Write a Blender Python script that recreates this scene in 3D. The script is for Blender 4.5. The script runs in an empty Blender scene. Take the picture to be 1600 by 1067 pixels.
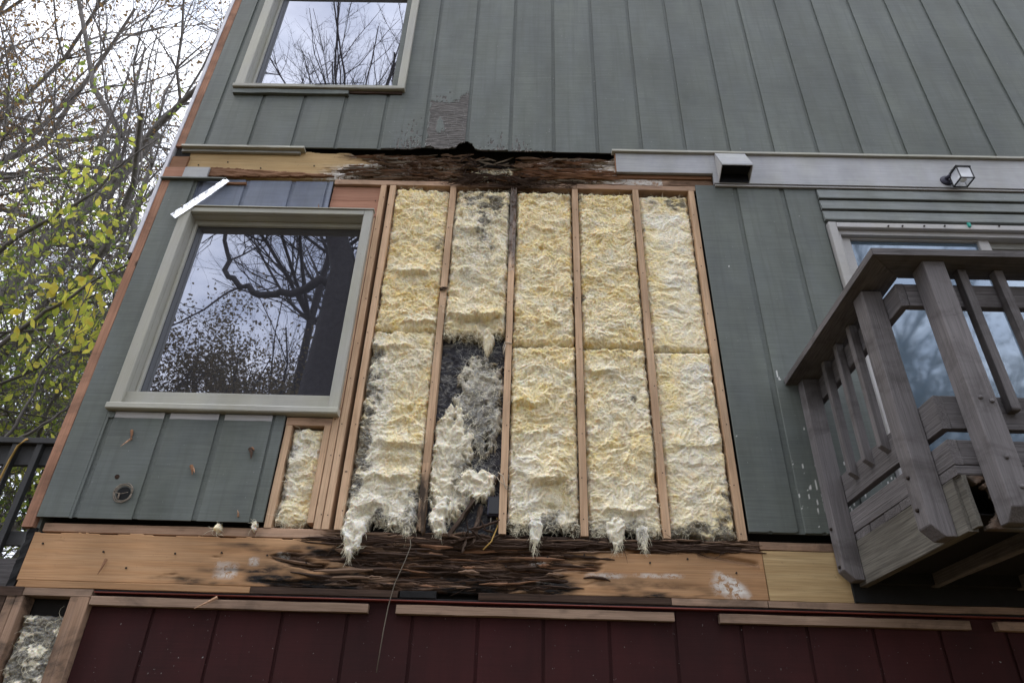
import bpy, math, random
import numpy as np
from mathutils import Matrix, Vector
random.seed(7); RNG = np.random.default_rng(7)
sc = bpy.context.scene
col = sc.collection

# ------------------------------------------------------------------ camera, sky, sun, exposure
CAM = np.array([0.0765, -3.3625, -0.9715]); PITCH, YAW, ROLL, FPX = 0.5549, 0.0170, -0.0316, 1070.3
def cam_rot():
    cy, sy, cp, sp, cr, sr = math.cos(YAW), math.sin(YAW), math.cos(PITCH), math.sin(PITCH), math.cos(ROLL), math.sin(ROLL)
    Rz = np.array([[cy, -sy, 0], [sy, cy, 0], [0, 0, 1]]); Rx = np.array([[1, 0, 0], [0, cp, -sp], [0, sp, cp]])
    Ry = np.array([[cr, 0, sr], [0, 1, 0], [-sr, 0, cr]])
    return Rz @ Rx @ Ry
RR = cam_rot()
cd = bpy.data.cameras.new('camera'); cam = bpy.data.objects.new('camera', cd); col.objects.link(cam)
cd.sensor_width = 36; cd.lens = FPX/1600*36; cd.clip_start = 0.05; cd.clip_end = 2000
M = Matrix.Identity(4)
for i in range(3):
    M[i][0] = RR[i, 0]; M[i][1] = RR[i, 2]; M[i][2] = -RR[i, 1]; M[i][3] = CAM[i]
cam.matrix_world = M
sc.camera = cam

world = bpy.data.worlds.new('World'); sc.world = world; world.use_nodes = True
SUN_EL, SUN_AZ = math.radians(55), math.radians(250)
sc.view_settings.view_transform = 'Standard'; sc.view_settings.look = 'None'
sc.view_settings.exposure = 0.65; sc.view_settings.gamma = 1.0; sc.view_settings.use_curve_mapping = False
SKY_STRENGTH = 0.15; CLOUD = 10.0
def build_world():
    t = world.node_tree; t.nodes.clear()
    out = t.nodes.new('ShaderNodeOutputWorld'); bg = t.nodes.new('ShaderNodeBackground')
    sky = t.nodes.new('ShaderNodeTexSky'); sky.sky_type = 'NISHITA'; sky.sun_disc = False
    sky.sun_elevation = SUN_EL; sky.sun_rotation = SUN_AZ; sky.dust_density = 2.0
    tc = t.nodes.new('ShaderNodeTexCoord')
    mp = t.nodes.new('ShaderNodeMapping'); mp.inputs['Scale'].default_value = (1, 1, 1.7)
    n = t.nodes.new('ShaderNodeTexNoise'); n.inputs['Scale'].default_value = 4.2; n.inputs['Detail'].default_value = 6; n.inputs['Roughness'].default_value = .55
    r = t.nodes.new('ShaderNodeValToRGB'); r.color_ramp.elements[0].position = .30; r.color_ramp.elements[1].position = .46; r.color_ramp.elements[0].color = (.45, .45, .45, 1)
    n2 = t.nodes.new('ShaderNodeTexNoise'); n2.inputs['Scale'].default_value = 6; n2.inputs['Detail'].default_value = 5
    r2 = t.nodes.new('ShaderNodeValToRGB'); r2.color_ramp.elements[0].position = .35; r2.color_ramp.elements[1].position = .65
    r2.color_ramp.elements[0].color = (CLOUD*.55, CLOUD*.60, CLOUD*.72, 1); r2.color_ramp.elements[1].color = (CLOUD*1.12, CLOUD*1.14, CLOUD*1.2, 1)
    mx = t.nodes.new('ShaderNodeMix'); mx.data_type = 'RGBA'
    L = t.links.new
    L(tc.outputs['Generated'], mp.inputs['Vector']); L(mp.outputs[0], n.inputs['Vector']); L(mp.outputs[0], n2.inputs['Vector'])
    L(n.outputs['Fac'], r.inputs[0]); L(n2.outputs['Fac'], r2.inputs[0])
    L(r.outputs[0], mx.inputs[0]); L(sky.outputs[0], mx.inputs[6]); L(r2.outputs[0], mx.inputs[7])
    L(mx.outputs[2], bg.inputs['Color']); bg.inputs['Strength'].default_value = SKY_STRENGTH
    L(bg.outputs[0], out.inputs['Surface'])
build_world()
sd = bpy.data.lights.new('sun', 'SUN'); sd.energy = 0.6; sd.angle = math.radians(25); sd.color = (1, .97, .92)
sun = bpy.data.objects.new('sun', sd); col.objects.link(sun)
_d = Vector((math.sin(SUN_AZ)*math.cos(SUN_EL), math.cos(SUN_AZ)*math.cos(SUN_EL), math.sin(SUN_EL)))
sun.rotation_euler = _d.to_track_quat('Z', 'Y').to_euler(); sun.location = (0, -5, 12)

# ------------------------------------------------------------------ helpers
def at(px, py, Y=0.0):
    """world point where the line of sight through photo pixel px,py meets the plane y = Y"""
    d = RR @ np.array([(px-800)/FPX, 1, -(py-533)/FPX]); t = (Y-CAM[1])/d[1]
    return (CAM[0]+t*d[0], Y, CAM[2]+t*d[2])

_perm = np.random.default_rng(11).integers(0, 65536, 4096)
def _hash(ix, iy, seed):
    h = (ix.astype(np.int64)*73856093) ^ (iy.astype(np.int64)*19349663) ^ (seed*83492791)
    return _perm[h & 4095]
def pn(x, y, seed=0):
    x = np.asarray(x, float); y = np.asarray(y, float)
    x0 = np.floor(x); y0 = np.floor(y); fx = x-x0; fy = y-y0
    u = fx*fx*fx*(fx*(fx*6-15)+10); v = fy*fy*fy*(fy*(fy*6-15)+10)
    def g(i, j):
        a = _hash(x0+i, y0+j, seed)/65536*2*np.pi
        return np.cos(a)*(fx-i)+np.sin(a)*(fy-j)
    a = g(0, 0)*(1-u)+g(1, 0)*u; b = g(0, 1)*(1-u)+g(1, 1)*u
    return (a*(1-v)+b*v)*1.5
def fbm(x, y, seed=0, o=4, lac=2.05, gain=.5):
    s = 0; a = 1
    for i in range(o):
        s = s+a*pn(x, y, seed+i*17); x = x*lac+3.1; y = y*lac+1.7; a *= gain
    return s
def sstep(a, b, x):
    t = np.clip((x-a)/(b-a), 0, 1); return t*t*(3-2*t)

def tag(o, label=None, cat=None, group=None, kind=None):
    if label: o['label'] = label
    if cat: o['category'] = cat
    if group: o['group'] = group
    if kind: o['kind'] = kind
    return o
def empty(name, loc=(0, 0, 0), parent=None):
    o = bpy.data.objects.new(name, None); col.objects.link(o); o.location = loc; o.empty_display_size = .2
    if parent: o.parent = parent; o.matrix_parent_inverse = Matrix.Translation(parent.location).inverted()
    return o
def wloc(o):
    v = Vector(o.location); p = o.parent
    while p: v = v + Vector(p.location) if False else v; p = p.parent
    return v
def mk(name, V, F, m, parent=None, smooth=False, attrs=None, center=True):
    """V (n,3) array, F (k,3|4) int array or list of lists; vertices in world space"""
    V = np.asarray(V, np.float64)
    c = V.mean(0) if center else np.zeros(3)
    V = V-c
    me = bpy.data.meshes.new(name)
    if isinstance(F, np.ndarray):
        nv, nf, k = len(V), len(F), F.shape[1]
        me.vertices.add(nv); me.vertices.foreach_set('co', V.astype(np.float32).ravel())
        me.loops.add(nf*k); me.loops.foreach_set('vertex_index', F.astype(np.int32).ravel())
        me.polygons.add(nf); me.polygons.foreach_set('loop_start', (np.arange(nf)*k).astype(np.int32))
        me.update(calc_edges=True)
    else:
        me.from_pydata([tuple(v) for v in V], [], F)
    me.polygons.foreach_set('use_smooth', np.full(len(me.polygons), smooth))
    for k_, a in (attrs or {}).items():
        at_ = me.attributes.new(k_, 'FLOAT', 'POINT'); at_.data.foreach_set('value', np.asarray(a, np.float32).ravel())
    me.materials.append(m)
    o = bpy.data.objects.new(name, me); col.objects.link(o)
    o.location = c
    if parent is not None:
        o.parent = parent; o.matrix_parent_inverse = Matrix.Translation(PW(parent)).inverted()
    return o
def PW(o):
    """world position of an unrotated object whose parents are unrotated"""
    return Vector(o.location)

class MB:
    def __init__(s): s.V = []; s.F = []; s.n = 0
    def add(s, V, F):
        V = np.asarray(V, float); s.V.append(V); s.F += [[i+s.n for i in f] for f in F]; s.n += len(V); return s
    def plank(s, x0, x1, y0, y1, z0, z1, axis='x', seg=1, jit=0.0, ch=.002, M=None, wav=0.0):
        if axis == 'x': A, B, C = (x0, x1), (y0, y1), (z0, z1)
        elif axis == 'y': A, B, C = (y0, y1), (z0, z1), (x0, x1)
        else: A, B, C = (z0, z1), (x0, x1), (y0, y1)
        ch = min(ch, abs(B[1]-B[0])*.4, abs(C[1]-C[0])*.4)
        pr = [(B[0]+ch, C[0]), (B[1]-ch, C[0]), (B[1], C[0]+ch), (B[1], C[1]-ch), (B[1]-ch, C[1]), (B[0]+ch, C[1]), (B[0], C[1]-ch), (B[0], C[0]+ch)]
        V = []; ph = random.random()*6
        for i in range(seg+1):
            t = i/seg; a = A[0]+(A[1]-A[0])*t
            ob = wav*math.sin(ph+t*4.0); oc = wav*math.sin(ph*2+t*5.0)
            for b, c in pr: V.append((a+(random.uniform(-jit, jit) if i in (0, seg) else 0), b+ob+random.uniform(-jit, jit), c+oc+random.uniform(-jit, jit)))
        F = [[7-k for k in range(8)], [seg*8+k for k in range(8)]]
        for i in range(seg):
            for k in range(8):
                k2 = (k+1) % 8; F.append([i*8+k, i*8+k2, (i+1)*8+k2, (i+1)*8+k])
        V = np.array(V)
        if axis == 'y': V = V[:, [2, 0, 1]]
        elif axis == 'z': V = V[:, [1, 2, 0]]
        if M is not None:
            V = np.array([tuple(M @ Vector(v)) for v in V])
        return s.add(V, F)
    def tube(s, pts, rad, k=6, cap=True):
        pts = [Vector(p) for p in pts]; n = len(pts)
        if not hasattr(rad, '__len__'): rad = [rad]*n
        V = []; up = Vector((.13, .31, .94))
        for i, p in enumerate(pts):
            d = (pts[min(i+1, n-1)]-pts[max(i-1, 0)]).normalized()
            a = d.cross(up); a = a.normalized() if a.length > 1e-4 else d.orthogonal().normalized(); b = d.cross(a)
            for j in range(k):
                t = 2*math.pi*j/k; V.append(tuple(p+(a*math.cos(t)+b*math.sin(t))*rad[i]))
        F = [[i*k+j, i*k+(j+1) % k, (i+1)*k+(j+1) % k, (i+1)*k+j] for i in range(n-1) for j in range(k)]
        if cap: F += [[k-1-j for j in range(k)], [(n-1)*k+j for j in range(k)]]
        return s.add(V, F)
    def poly(s, front, dy):
        """extrude a polygon given as world points by vector dy"""
        n = len(front); dy = Vector(dy); V = [tuple(p) for p in front]+[tuple(Vector(p)+dy) for p in front]
        F = [list(range(n)), list(range(2*n-1, n-1, -1))]+[[(i+1) % n, i, n+i, n+(i+1) % n] for i in range(n)]
        return s.add(V, F)
    def build(s, name, m, parent=None, smooth=False):
        return mk(name, np.concatenate(s.V), s.F, m, parent, smooth)
def plank(name, m, parent, *a, **k): return MB().plank(*a, **k).build(name, m, parent)

def relief(name, m, parent, x0, x1, z0, z1, res, yf, yb, keep=None, attrs=None, smooth=True):
    nx = max(2, int(round((x1-x0)/res))+1); nz = max(2, int(round((z1-z0)/res))+1)
    X, Z = np.meshgrid(np.linspace(x0, x1, nx), np.linspace(z0, z1, nz), indexing='ij')
    Y = yf(X, Z)
    A = {k: f(X, Z) for k, f in (attrs or {}).items()}
    kv = keep(X, Z) if keep else np.ones_like(X, bool)
    kc = kv[:-1, :-1] & kv[1:, :-1] & kv[1:, 1:] & kv[:-1, 1:]
    idx = np.arange(nx*nz).reshape(nx, nz); N = nx*nz
    a, b, c, d = idx[:-1, :-1], idx[1:, :-1], idx[1:, 1:], idx[:-1, 1:]
    Fs = [np.stack([a[kc], b[kc], c[kc], d[kc]], 1)]
    kp = np.pad(kc, 1)
    for sl, (p, q) in (((slice(0, -2), slice(1, -1)), (d, a)), ((slice(2, None), slice(1, -1)), (b, c)), ((slice(1, -1), slice(0, -2)), (a, b)), ((slice(1, -1), slice(2, None)), (c, d))):
        e = kc & ~kp[sl]
        Fs.append(np.stack([q[e], p[e], p[e]+N, q[e]+N], 1))
    F = np.concatenate(Fs)
    V = np.concatenate([np.stack([X.ravel(), Y.ravel(), Z.ravel()], 1), np.stack([X.ravel(), np.full(N, yb), Z.ravel()], 1)])
    A = {k: np.concatenate([v.ravel(), v.ravel()]) for k, v in A.items()}
    used = np.unique(F); mp = np.full(len(V), -1); mp[used] = np.arange(len(used))
    return mk(name, V[used], mp[F], m, parent, smooth, {k: v[used] for k, v in A.items()}), (X, Y, Z, kv)

# ------------------------------------------------------------------ materials
class NT:
    def __init__(s, name):
        s.m = bpy.data.materials.new(name); s.m.use_nodes = True; s.t = s.m.node_tree; s.t.nodes.clear()
        s.out = s.t.nodes.new('ShaderNodeOutputMaterial'); s.b = s.t.nodes.new('ShaderNodeBsdfPrincipled')
        s.t.links.new(s.b.outputs[0], s.out.inputs[0])
        s.pos = s.t.nodes.new('ShaderNodeNewGeometry').outputs['Position']
    def L(s, a, b):
        if isinstance(a, bpy.types.NodeSocket): s.t.links.new(a, b)
        else: b.default_value = a
    def map(s, scale, v=None):
        n = s.t.nodes.new('ShaderNodeMapping'); n.inputs['Scale'].default_value = scale; s.L(v or s.pos, n.inputs['Vector']); return n.outputs[0]
    def noise(s, vec, scale=1, detail=3, rough=.5, dist=0):
        n = s.t.nodes.new('ShaderNodeTexNoise'); s.L(vec, n.inputs['Vector']); n.inputs['Scale'].default_value = scale
        n.inputs['Detail'].default_value = detail; n.inputs['Roughness'].default_value = rough; n.inputs['Distortion'].default_value = dist; return n.outputs['Fac']
    def vor(s, vec, scale=1):
        n = s.t.nodes.new('ShaderNodeTexVoronoi'); s.L(vec, n.inputs['Vector']); n.inputs['Scale'].default_value = scale; return n.outputs['Distance']
    def ramp(s, f, stops):
        n = s.t.nodes.new('ShaderNodeValToRGB'); s.L(f, n.inputs[0]); e = n.color_ramp.elements
        while len(e) < len(stops): e.new(.5)
        for x, (p, c) in zip(e, stops):
            x.position = p; x.color = (c, c, c, 1) if not hasattr(c, '__len__') else (*c[:3], 1)
        return n.outputs[0]
    def mix(s, f, a, b, mode='MIX'):
        n = s.t.nodes.new('ShaderNodeMix'); n.data_type = 'RGBA'; n.blend_type = mode; s.L(f, n.inputs[0])
        for v, i in ((a, 6), (b, 7)): s.L(v if isinstance(v, bpy.types.NodeSocket) else (*v[:3], 1), n.inputs[i])
        return n.outputs[2]
    def math(s, op, a, b=0.0, clamp=False):
        n = s.t.nodes.new('ShaderNodeMath'); n.operation = op; n.use_clamp = clamp; s.L(a, n.inputs[0]); s.L(b, n.inputs[1]); return n.outputs[0]
    def attr(s, name):
        n = s.t.nodes.new('ShaderNodeAttribute'); n.attribute_name = name; return n.outputs['Fac']
    def rand(s): return s.t.nodes.new('ShaderNodeObjectInfo').outputs['Random']
    def bump(s, h, strength=.3, dist=.002):
        n = s.t.nodes.new('ShaderNodeBump'); s.L(h, n.inputs['Height']); n.inputs['Strength'].default_value = strength; n.inputs['Distance'].default_value = dist
        s.L(n.outputs[0], s.b.inputs['Normal'])
    def val(s, c, f):
        """multiply colour by a grey factor socket"""
        return s.mix(1.0, c, f, 'MULTIPLY')
    def done(s, c, rough=.8, metal=0, spec=.3):
        s.L(c if isinstance(c, bpy.types.NodeSocket) else (*c, 1), s.b.inputs['Base Color'])
        s.L(rough, s.b.inputs['Roughness']); s.b.inputs['Metallic'].default_value = metal; s.b.inputs['Specular IOR Level'].default_value = spec
        return s.m
AX = {'x': (.05, 1, 1), 'y': (1, .05, 1), 'z': (1, 1, .05)}
def sc3(axis, k, al=.05):
    v = [k, k, k]; v['xyz'.index(axis)] = k*al; return tuple(v)
def wood(name, axis, c1, c2, dark=(.25, .14, .08), knots=True, var=.25, rough=.82, grain=.5, rotc=None, stain=.0, bumpk=1.0):
    n = NT(name)
    g1 = n.noise(n.map(sc3(axis, 28)), 1, 4, .6, .6)
    g2 = n.noise(n.map(sc3(axis, 170, .025)), 1, 3, .6)
    c = n.mix(n.ramp(g1, [(.32, 0), (.68, 1)]), c1, c2)
    c = n.val(c, n.ramp(g2, [(.3, 1-grain*.55), (.62, 1.0)]))
    big = n.noise(n.map((2.2, 2.2, 2.2)), 1, 3)
    c = n.val(c, n.ramp(big, [(.3, 1-var), (.7, 1.06)]))
    c = n.val(c, n.ramp(n.rand(), [(0, .84), (1, 1.08)]))
    if knots:
        v = n.vor(n.map(sc3(axis, 6.5, .45)), 1)
        c = n.mix(n.ramp(v, [(.035, .85), (.075, 0)]), c, dark)
    dirt = n.noise(n.map((46, 46, 46)), 1, 5, .7)
    c = n.mix(n.ramp(dirt, [(.64, 0), (.76, .65)]), c, (.035, .028, .025))
    if stain:
        s_ = n.noise(n.map((3.2, 3.2, 6.5)), 1, 5, .65, .5)
        c = n.mix(n.math('MULTIPLY', n.ramp(s_, [(.5, 0), (.66, 1)]), stain), c, (.03, .025, .022))
    # decay: attribute rot, attribute pale, attribute black (black also paints header gap shade)
    r1 = n.noise(n.map(sc3(axis, 62, .07)), 1, 6, .72, .5)
    rc = n.ramp(r1, [(.25, (.012, .008, .006)), (.42, (.06, .034, .022)), (.55, (.14, .08, .05)), (.68, (.26, .17, .115)), (.8, (.40, .32, .25))])
    c = n.mix(n.attr('rot'), c, rc)
    pl = n.noise(n.map((30, 30, 38)), 1, 8, .78, .6)
    c = n.mix(n.math('MULTIPLY', n.attr('pale'), n.ramp(pl, [(.44, 0), (.50, 1)])), c, (.62, .60, .57))
    bl = n.noise(n.map(sc3(axis, 30, .3)), 1, 5, .7)
    c = n.mix(n.math('MULTIPLY', n.attr('black'), n.ramp(bl, [(.30, .35), (.52, 1)])), c, (.013, .012, .012))
    h = n.math('ADD', n.math('MULTIPLY', g2, .6), n.math('MULTIPLY', r1, n.math('MULTIPLY', n.attr('rot'), 6.0)))
    n.bump(h, min(.45*bumpk, 1), .0025*bumpk)
    return n.done(c, rough, spec=.2)
def paint(name, base, saw='x', bare_c=(.108, .098, .092), rough=.6, chips=0.0, var=.16, sawamt=.35, streak=True):
    n = NT(name)
    saw_n = n.noise(n.map(sc3(saw, 230, .02)), 1, 2, .5)
    saw_b = n.noise(n.map(sc3(saw, 70, .06)), 1, 3, .6)
    c = n.val(base if isinstance(base, bpy.types.NodeSocket) else n.mix(0.0, base, base), n.ramp(saw_n, [(.28, 1-sawamt*.5), (.6, 1.0)]))
    c = n.val(c, n.ramp(saw_b, [(.3, 1-sawamt*.25), (.65, 1.03)]))
    big = n.noise(n.map((3.1, 3.1, 1.3)), 1, 4, .6)
    c = n.val(c, n.ramp(big, [(.3, 1-var), (.7, 1.07)]))
    c = n.mix(n.ramp(n.noise(n.map((4.5, 4.5, 2.2)), 1, 5, .65), [(.38, 0), (.62, .55)]), c, n.mix(1.0, c, (.98, .99, 1.13), 'MULTIPLY'))
    c = n.mix(n.ramp(n.noise(n.map((5.5, 5.5, 3.2)), 1, 6, .7), [(.5, 0), (.72, .5)]), c, n.mix(1.0, c, (.80, .84, .82), 'MULTIPLY'))
    c = n.val(c, n.ramp(n.rand(), [(0, .93), (1, 1.06)]))
    if streak:
        st = n.noise(n.map((38, 38, 1.4)), 1, 4, .6)
        c = n.mix(n.ramp(st, [(.50, 0), (.72, .5)]), c, tuple(x*.6 for x in (base if not isinstance(base, bpy.types.NodeSocket) else (.2, .2, .2))))
    sp = n.noise(n.map((75, 75, 60)), 1, 3, .6)
    c = n.mix(n.ramp(sp, [(.71, 0), (.76, .55)]), c, (.42, .43, .42))
    sd_ = n.noise(n.map((52, 52, 52)), 1, 4, .65)
    c = n.mix(n.ramp(sd_, [(.68, 0), (.76, .6)]), c, (.03, .032, .03))
    if chips:
        cn = n.noise(n.map((26, 26, 9)), 1, 5, .7)
        c = n.mix(n.ramp(cn, [(.62-chips*.12, 0), (.66-chips*.12, .9)]), c, (.55, .55, .53))
    bn = n.noise(n.map((9, 9, 130)), 1, 5, .7, .5)
    bc = n.ramp(bn, [(.25, (.012, .009, .008)), (.5, tuple(x*.75 for x in bare_c)), (.75, tuple(min(1, x*2.1) for x in bare_c))])
    bare = n.attr('bare'); c = n.mix(bare, c, bc)
    c = n.mix(n.attr('white'), c, (.6, .6, .58))
    h = n.math('ADD', n.math('MULTIPLY', saw_n, .5), n.math('MULTIPLY', bare, n.math('SUBTRACT', n.math('MULTIPLY', bn, 2.0), 1.6)))
    n.bump(h, .4, .0016)
    return n.done(c, rough, spec=.3)
def plain(name, c, rough=.7, metal=0, var=.2, scale=12, spec=.3, bump=0):
    n = NT(name); f = n.noise(n.map((scale,)*3), 1, 5, .65)
    cc = n.val(n.mix(0.0, c, c), n.ramp(f, [(.3, 1-var), (.7, 1+var*.3)]))
    if bump: n.bump(f, bump, .004)
    return n.done(cc, rough, metal, spec)
MAT = {}
GREEN = (.127, .142, .127)
MAT['siding'] = paint('green_painted_siding', GREEN, var=.30)
MAT['groove'] = paint('green_painted_groove', tuple(x*.93 for x in GREEN))
MAT['siding_chip'] = paint('green_siding_chipped', GREEN, chips=.35)
MAT['blue_siding'] = paint('faded_blue_grey_siding', (.17, .195, .25), var=.3)
MAT['trim'] = paint('sage_beige_trim', (.36, .353, .298), sawamt=.12, var=.12, streak=False, rough=.45)
MAT['trim_v'] = paint('sage_beige_trim_upright', (.36, .353, .298), saw='z', sawamt=.12, var=.12, streak=False, rough=.45)
MAT['doortrim'] = paint('pale_grey_door_trim', (.38, .37, .355), sawamt=.1, var=.1, streak=False, rough=.45)
MAT['white'] = paint('weathered_white_trim', (.40, .405, .405), sawamt=.3, var=.25, streak=False)
MAT['clap'] = paint('green_grey_clapboard', (.22, .24, .225), sawamt=.6, var=.35, streak=False)
MAT['drip'] = plain('grey_drip_edge', (.27, .27, .25), .5)
MAT['stud'] = wood('stud_fir', 'z', (.70, .49, .325), (.57, .37, .23), var=.34)
MAT['stud_dirty'] = wood('stud_stained', 'z', (.42, .28, .20), (.32, .2, .13), var=.35, stain=.9)
MAT['plate'] = wood('plate_fir', 'x', (.56, .38, .27), (.46, .29, .19), var=.3, stain=.5)
MAT['beam'] = wood('rim_beam_fir', 'x', (.47, .285, .155), (.41, .225, .11), var=.3, dark=(.10, .05, .03), grain=.45)
MAT['beam_y'] = wood('header_spruce', 'x', (.58, .42, .22), (.52, .35, .17), var=.2, dark=(.22, .11, .06), grain=.4)
MAT['beam_new'] = wood('newer_pine', 'x', (.50, .37, .20), (.38, .26, .13), var=.2)
MAT['cedar'] = wood('bare_cedar_edge', 'z', (.46, .25, .165), (.36, .18, .115), var=.4, dark=(.05, .03, .02), stain=.35)
MAT['cedar_x'] = wood('bare_cedar_panel', 'x', (.47, .25, .17), (.42, .21, .14), var=.2, knots=False)
MAT['shim'] = wood('brown_shim_wood', 'x', (.30, .16, .09), (.22, .11, .06), var=.3)
MAT['rotwood'] = wood('rotten_wood', 'x', (.09, .055, .04), (.05, .03, .02), var=.4, grain=.9)
MAT['rotstick'] = wood('rotten_stick', 'z', (.17, .12, .09), (.09, .06, .045), var=.4, grain=.9)
MAT['furring'] = wood('furring_board', 'x', (.36, .25, .18), (.27, .18, .13), var=.3, stain=.5)
DK = (.185, .172, .178)
MAT['deck_z'] = wood('grey_deck_upright', 'z', DK, tuple(x*.85 for x in DK), knots=False, var=.2, grain=.55, stain=.45, bumpk=2.2)
MAT['deck_x'] = wood('grey_deck_lengthwise', 'x', DK, tuple(x*.8 for x in DK), knots=False, var=.25, grain=.9, stain=.45, bumpk=2.2)
MAT['deck_y'] = wood('grey_deck_crosswise', 'y', DK, tuple(x*.8 for x in DK), knots=False, var=.25, grain=.8, stain=.45, bumpk=2.2)
MAT['deck_raw'] = wood('rough_deck_rim', 'x', (.20, .185, .165), (.14, .125, .11), knots=True, var=.3, grain=1.0)
MAT['deck_raw_y'] = wood('rough_deck_rim_side', 'y', (.17, .16, .14), (.12, .11, .095), knots=False, var=.3, grain=1.0)
MAT['darkdeck'] = plain('dark_stained_rail', (.05, .05, .052), .7, var=.3)
MAT['red'] = paint('dark_red_wall', (.036, .006, .006), var=.5, sawamt=.3, rough=.85)
MAT['red_edge'] = plain('red_flashing', (.16, .035, .025), .5)
MAT['black'] = plain('tar_and_shade_black', (.012, .012, .013), .9, var=.4)  # serves tar edges and black fill painted into shaded gaps
MAT['core'] = plain('dark_sheathing', (.02, .018, .017), .95)
MAT['blackmetal'] = plain('black_metal', (.012, .012, .014), .35, metal=.3, spec=.5)
MAT['purplemetal'] = plain('weathered_black_metal', (.05, .05, .075), .5, metal=.2)
MAT['nail'] = plain('rusty_nail', (.03, .022, .018), .6, metal=.4)
MAT['cord'] = plain('grey_cord', (.16, .14, .11), .8)
MAT['yellowcord'] = plain('yellow_cord', (.42, .26, .07), .6)
MAT['rope'] = plain('pale_twine', (.42, .36, .28), .9)
MAT['splinter'] = plain('fresh_splinter', (.45, .27, .17), .8, var=.5, scale=80)
MAT['roof'] = plain('dark_shingle', (.04, .04, .042), .9)
MAT['whitevinyl'] = plain('white_metal_flashing', (.62, .62, .68), .35)
MAT['foil'] = plain('crumpled_foil', (.93, .93, .95), .22, metal=1, var=.05, scale=45, bump=.5)
MAT['green_clip'] = plain('teal_plastic', (.02, .30, .24), .4)
def glass_mat(name, fac, tint, base, rough=.012):
    n = NT(name); t = n.t
    gl = t.nodes.new('ShaderNodeBsdfGlossy'); gl.inputs['Roughness'].default_value = rough; gl.inputs['Color'].default_value = (*tint, 1)
    df = t.nodes.new('ShaderNodeBsdfDiffuse'); df.inputs['Color'].default_value = (*base, 1)
    fr = t.nodes.new('ShaderNodeFresnel'); fr.inputs['IOR'].default_value = 1.5
    f = n.math('ADD', n.math('MULTIPLY', fr.outputs[0], 1.6), fac, True)
    b = t.nodes.new('ShaderNodeBump'); b.inputs['Strength'].default_value = .05; b.inputs['Distance'].default_value = .01
    n.L(n.noise(n.map((1.6, 1.6, 1.6)), 1, 2), b.inputs['Height']); n.L(b.outputs[0], gl.inputs['Normal'])
    mx = t.nodes.new('ShaderNodeMixShader'); n.L(f, mx.inputs[0]); n.L(df.outputs[0], mx.inputs[1]); n.L(gl.outputs[0], mx.inputs[2])
    n.L(mx.outputs[0], n.out.inputs[0]); t.nodes.remove(n.b); return n.m
MAT['glass'] = glass_mat('window_glass', .235, (.82, .86, 1.0), (.034, .034, .040))
MAT['glass_door'] = glass_mat('door_glass', .15, (.74, .85, 1.0), (.085, .125, .17), .045)  # blue diffuse base paints in part of the reflected sky
def clear_glass():
    n = NT('lantern_glass'); t = n.t; n.b.inputs['Base Color'].default_value = (.9, .93, 1, 1); n.b.inputs['Roughness'].default_value = .05
    tr = t.nodes.new('ShaderNodeBsdfTransparent'); mx = t.nodes.new('ShaderNodeMixShader'); mx.inputs[0].default_value = .35
    n.L(tr.outputs[0], mx.inputs[1]); n.L(n.b.outputs[0], mx.inputs[2]); n.L(mx.outputs[0], n.out.inputs[0]); return n.m
MAT['lantern_glass'] = clear_glass()
MAT['bulb'] = plain('white_bulb', (.8, .8, .8), .3, var=.02)
def batt_mat():
    n = NT('fibreglass_wool')
    a = n.noise(n.map((5, 5, 9)), 1, 5, .6, 1.0); b = n.noise(n.map((22, 22, 40)), 1, 5, .7, .8); f = n.noise(n.map((160, 160, 260)), 1, 4, .7)
    c = n.mix(n.ramp(a, [(.38, 0), (.60, 1)]), (.86, .70, .30), (.87, .78, .56))
    c = n.mix(n.ramp(b, [(.42, 0), (.62, .75)]), c, (.87, .79, .60))
    c = n.mix(n.ramp(n.noise(n.map((17, 17, 26)), 1, 5, .65, 1.6), [(.52, 0), (.66, .65)]), c, (.80, .55, .27))
    c = n.mix(n.ramp(n.noise(n.map((31, 31, 44)), 1, 4, .6, 1.6), [(.58, 0), (.68, .6)]), c, (.70, .62, .26))
    c = n.mix(n.math('MULTIPLY', n.attr('white'), .85), c, (.80, .79, .74))
    c = n.val(c, n.ramp(f, [(.25, .74), (.6, 1.04)]))
    ds_ = n.noise(n.map((9, 9, 11)), 1, 8, .8, 1.2)
    c = n.mix(n.ramp(ds_, [(.52, 0), (.70, .42)]), c, (.36, .34, .30))
    sp = n.noise(n.map((120, 120, 120)), 1, 3, .6)
    c = n.mix(n.ramp(sp, [(.70, 0), (.76, .6)]), c, (.09, .06, .04))
    gn = n.noise(n.map((32, 32, 40)), 1, 9, .82, 1.0)
    g = n.math('SUBTRACT', n.math('MULTIPLY', n.attr('grime'), 1.45), n.ramp(gn, [(.25, .05), (.75, 1.15)]), True)
    g = n.math('MULTIPLY', g, .9)
    c = n.mix(g, c, (.055, .056, .062))
    n.bump(n.math('ADD', n.math('MULTIPLY', b, .5), f), .6, .004)
    c = n.mix(n.ramp(n.rand(), [(0, 0), (1, .4)]), c, n.mix(1.0, c, (1.0, .93, .74), 'MULTIPLY'))
    m = n.done(c, 1.0, spec=.05); n.b.inputs['Subsurface Weight'].default_value = .55; n.b.inputs['Subsurface Radius'].default_value = (1, .72, .38); n.b.inputs['Subsurface Scale'].default_value = .011
    return m
MAT['wool'] = batt_mat()
def strand_mat(name, c):
    n = NT(name); cc = n.val(n.mix(n.noise(n.map((9, 9, 9)), 1, 3), c, tuple(min(1, x*1.1) for x in c)), n.ramp(n.noise(n.map((70, 70, 70)), 1, 3), [(.3, .75), (.7, 1.05)]))
    return n.done(cc, 1.0, spec=.05)
MAT['strand'] = strand_mat('pale_glass_fibre', (.84, .78, .60))
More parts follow.
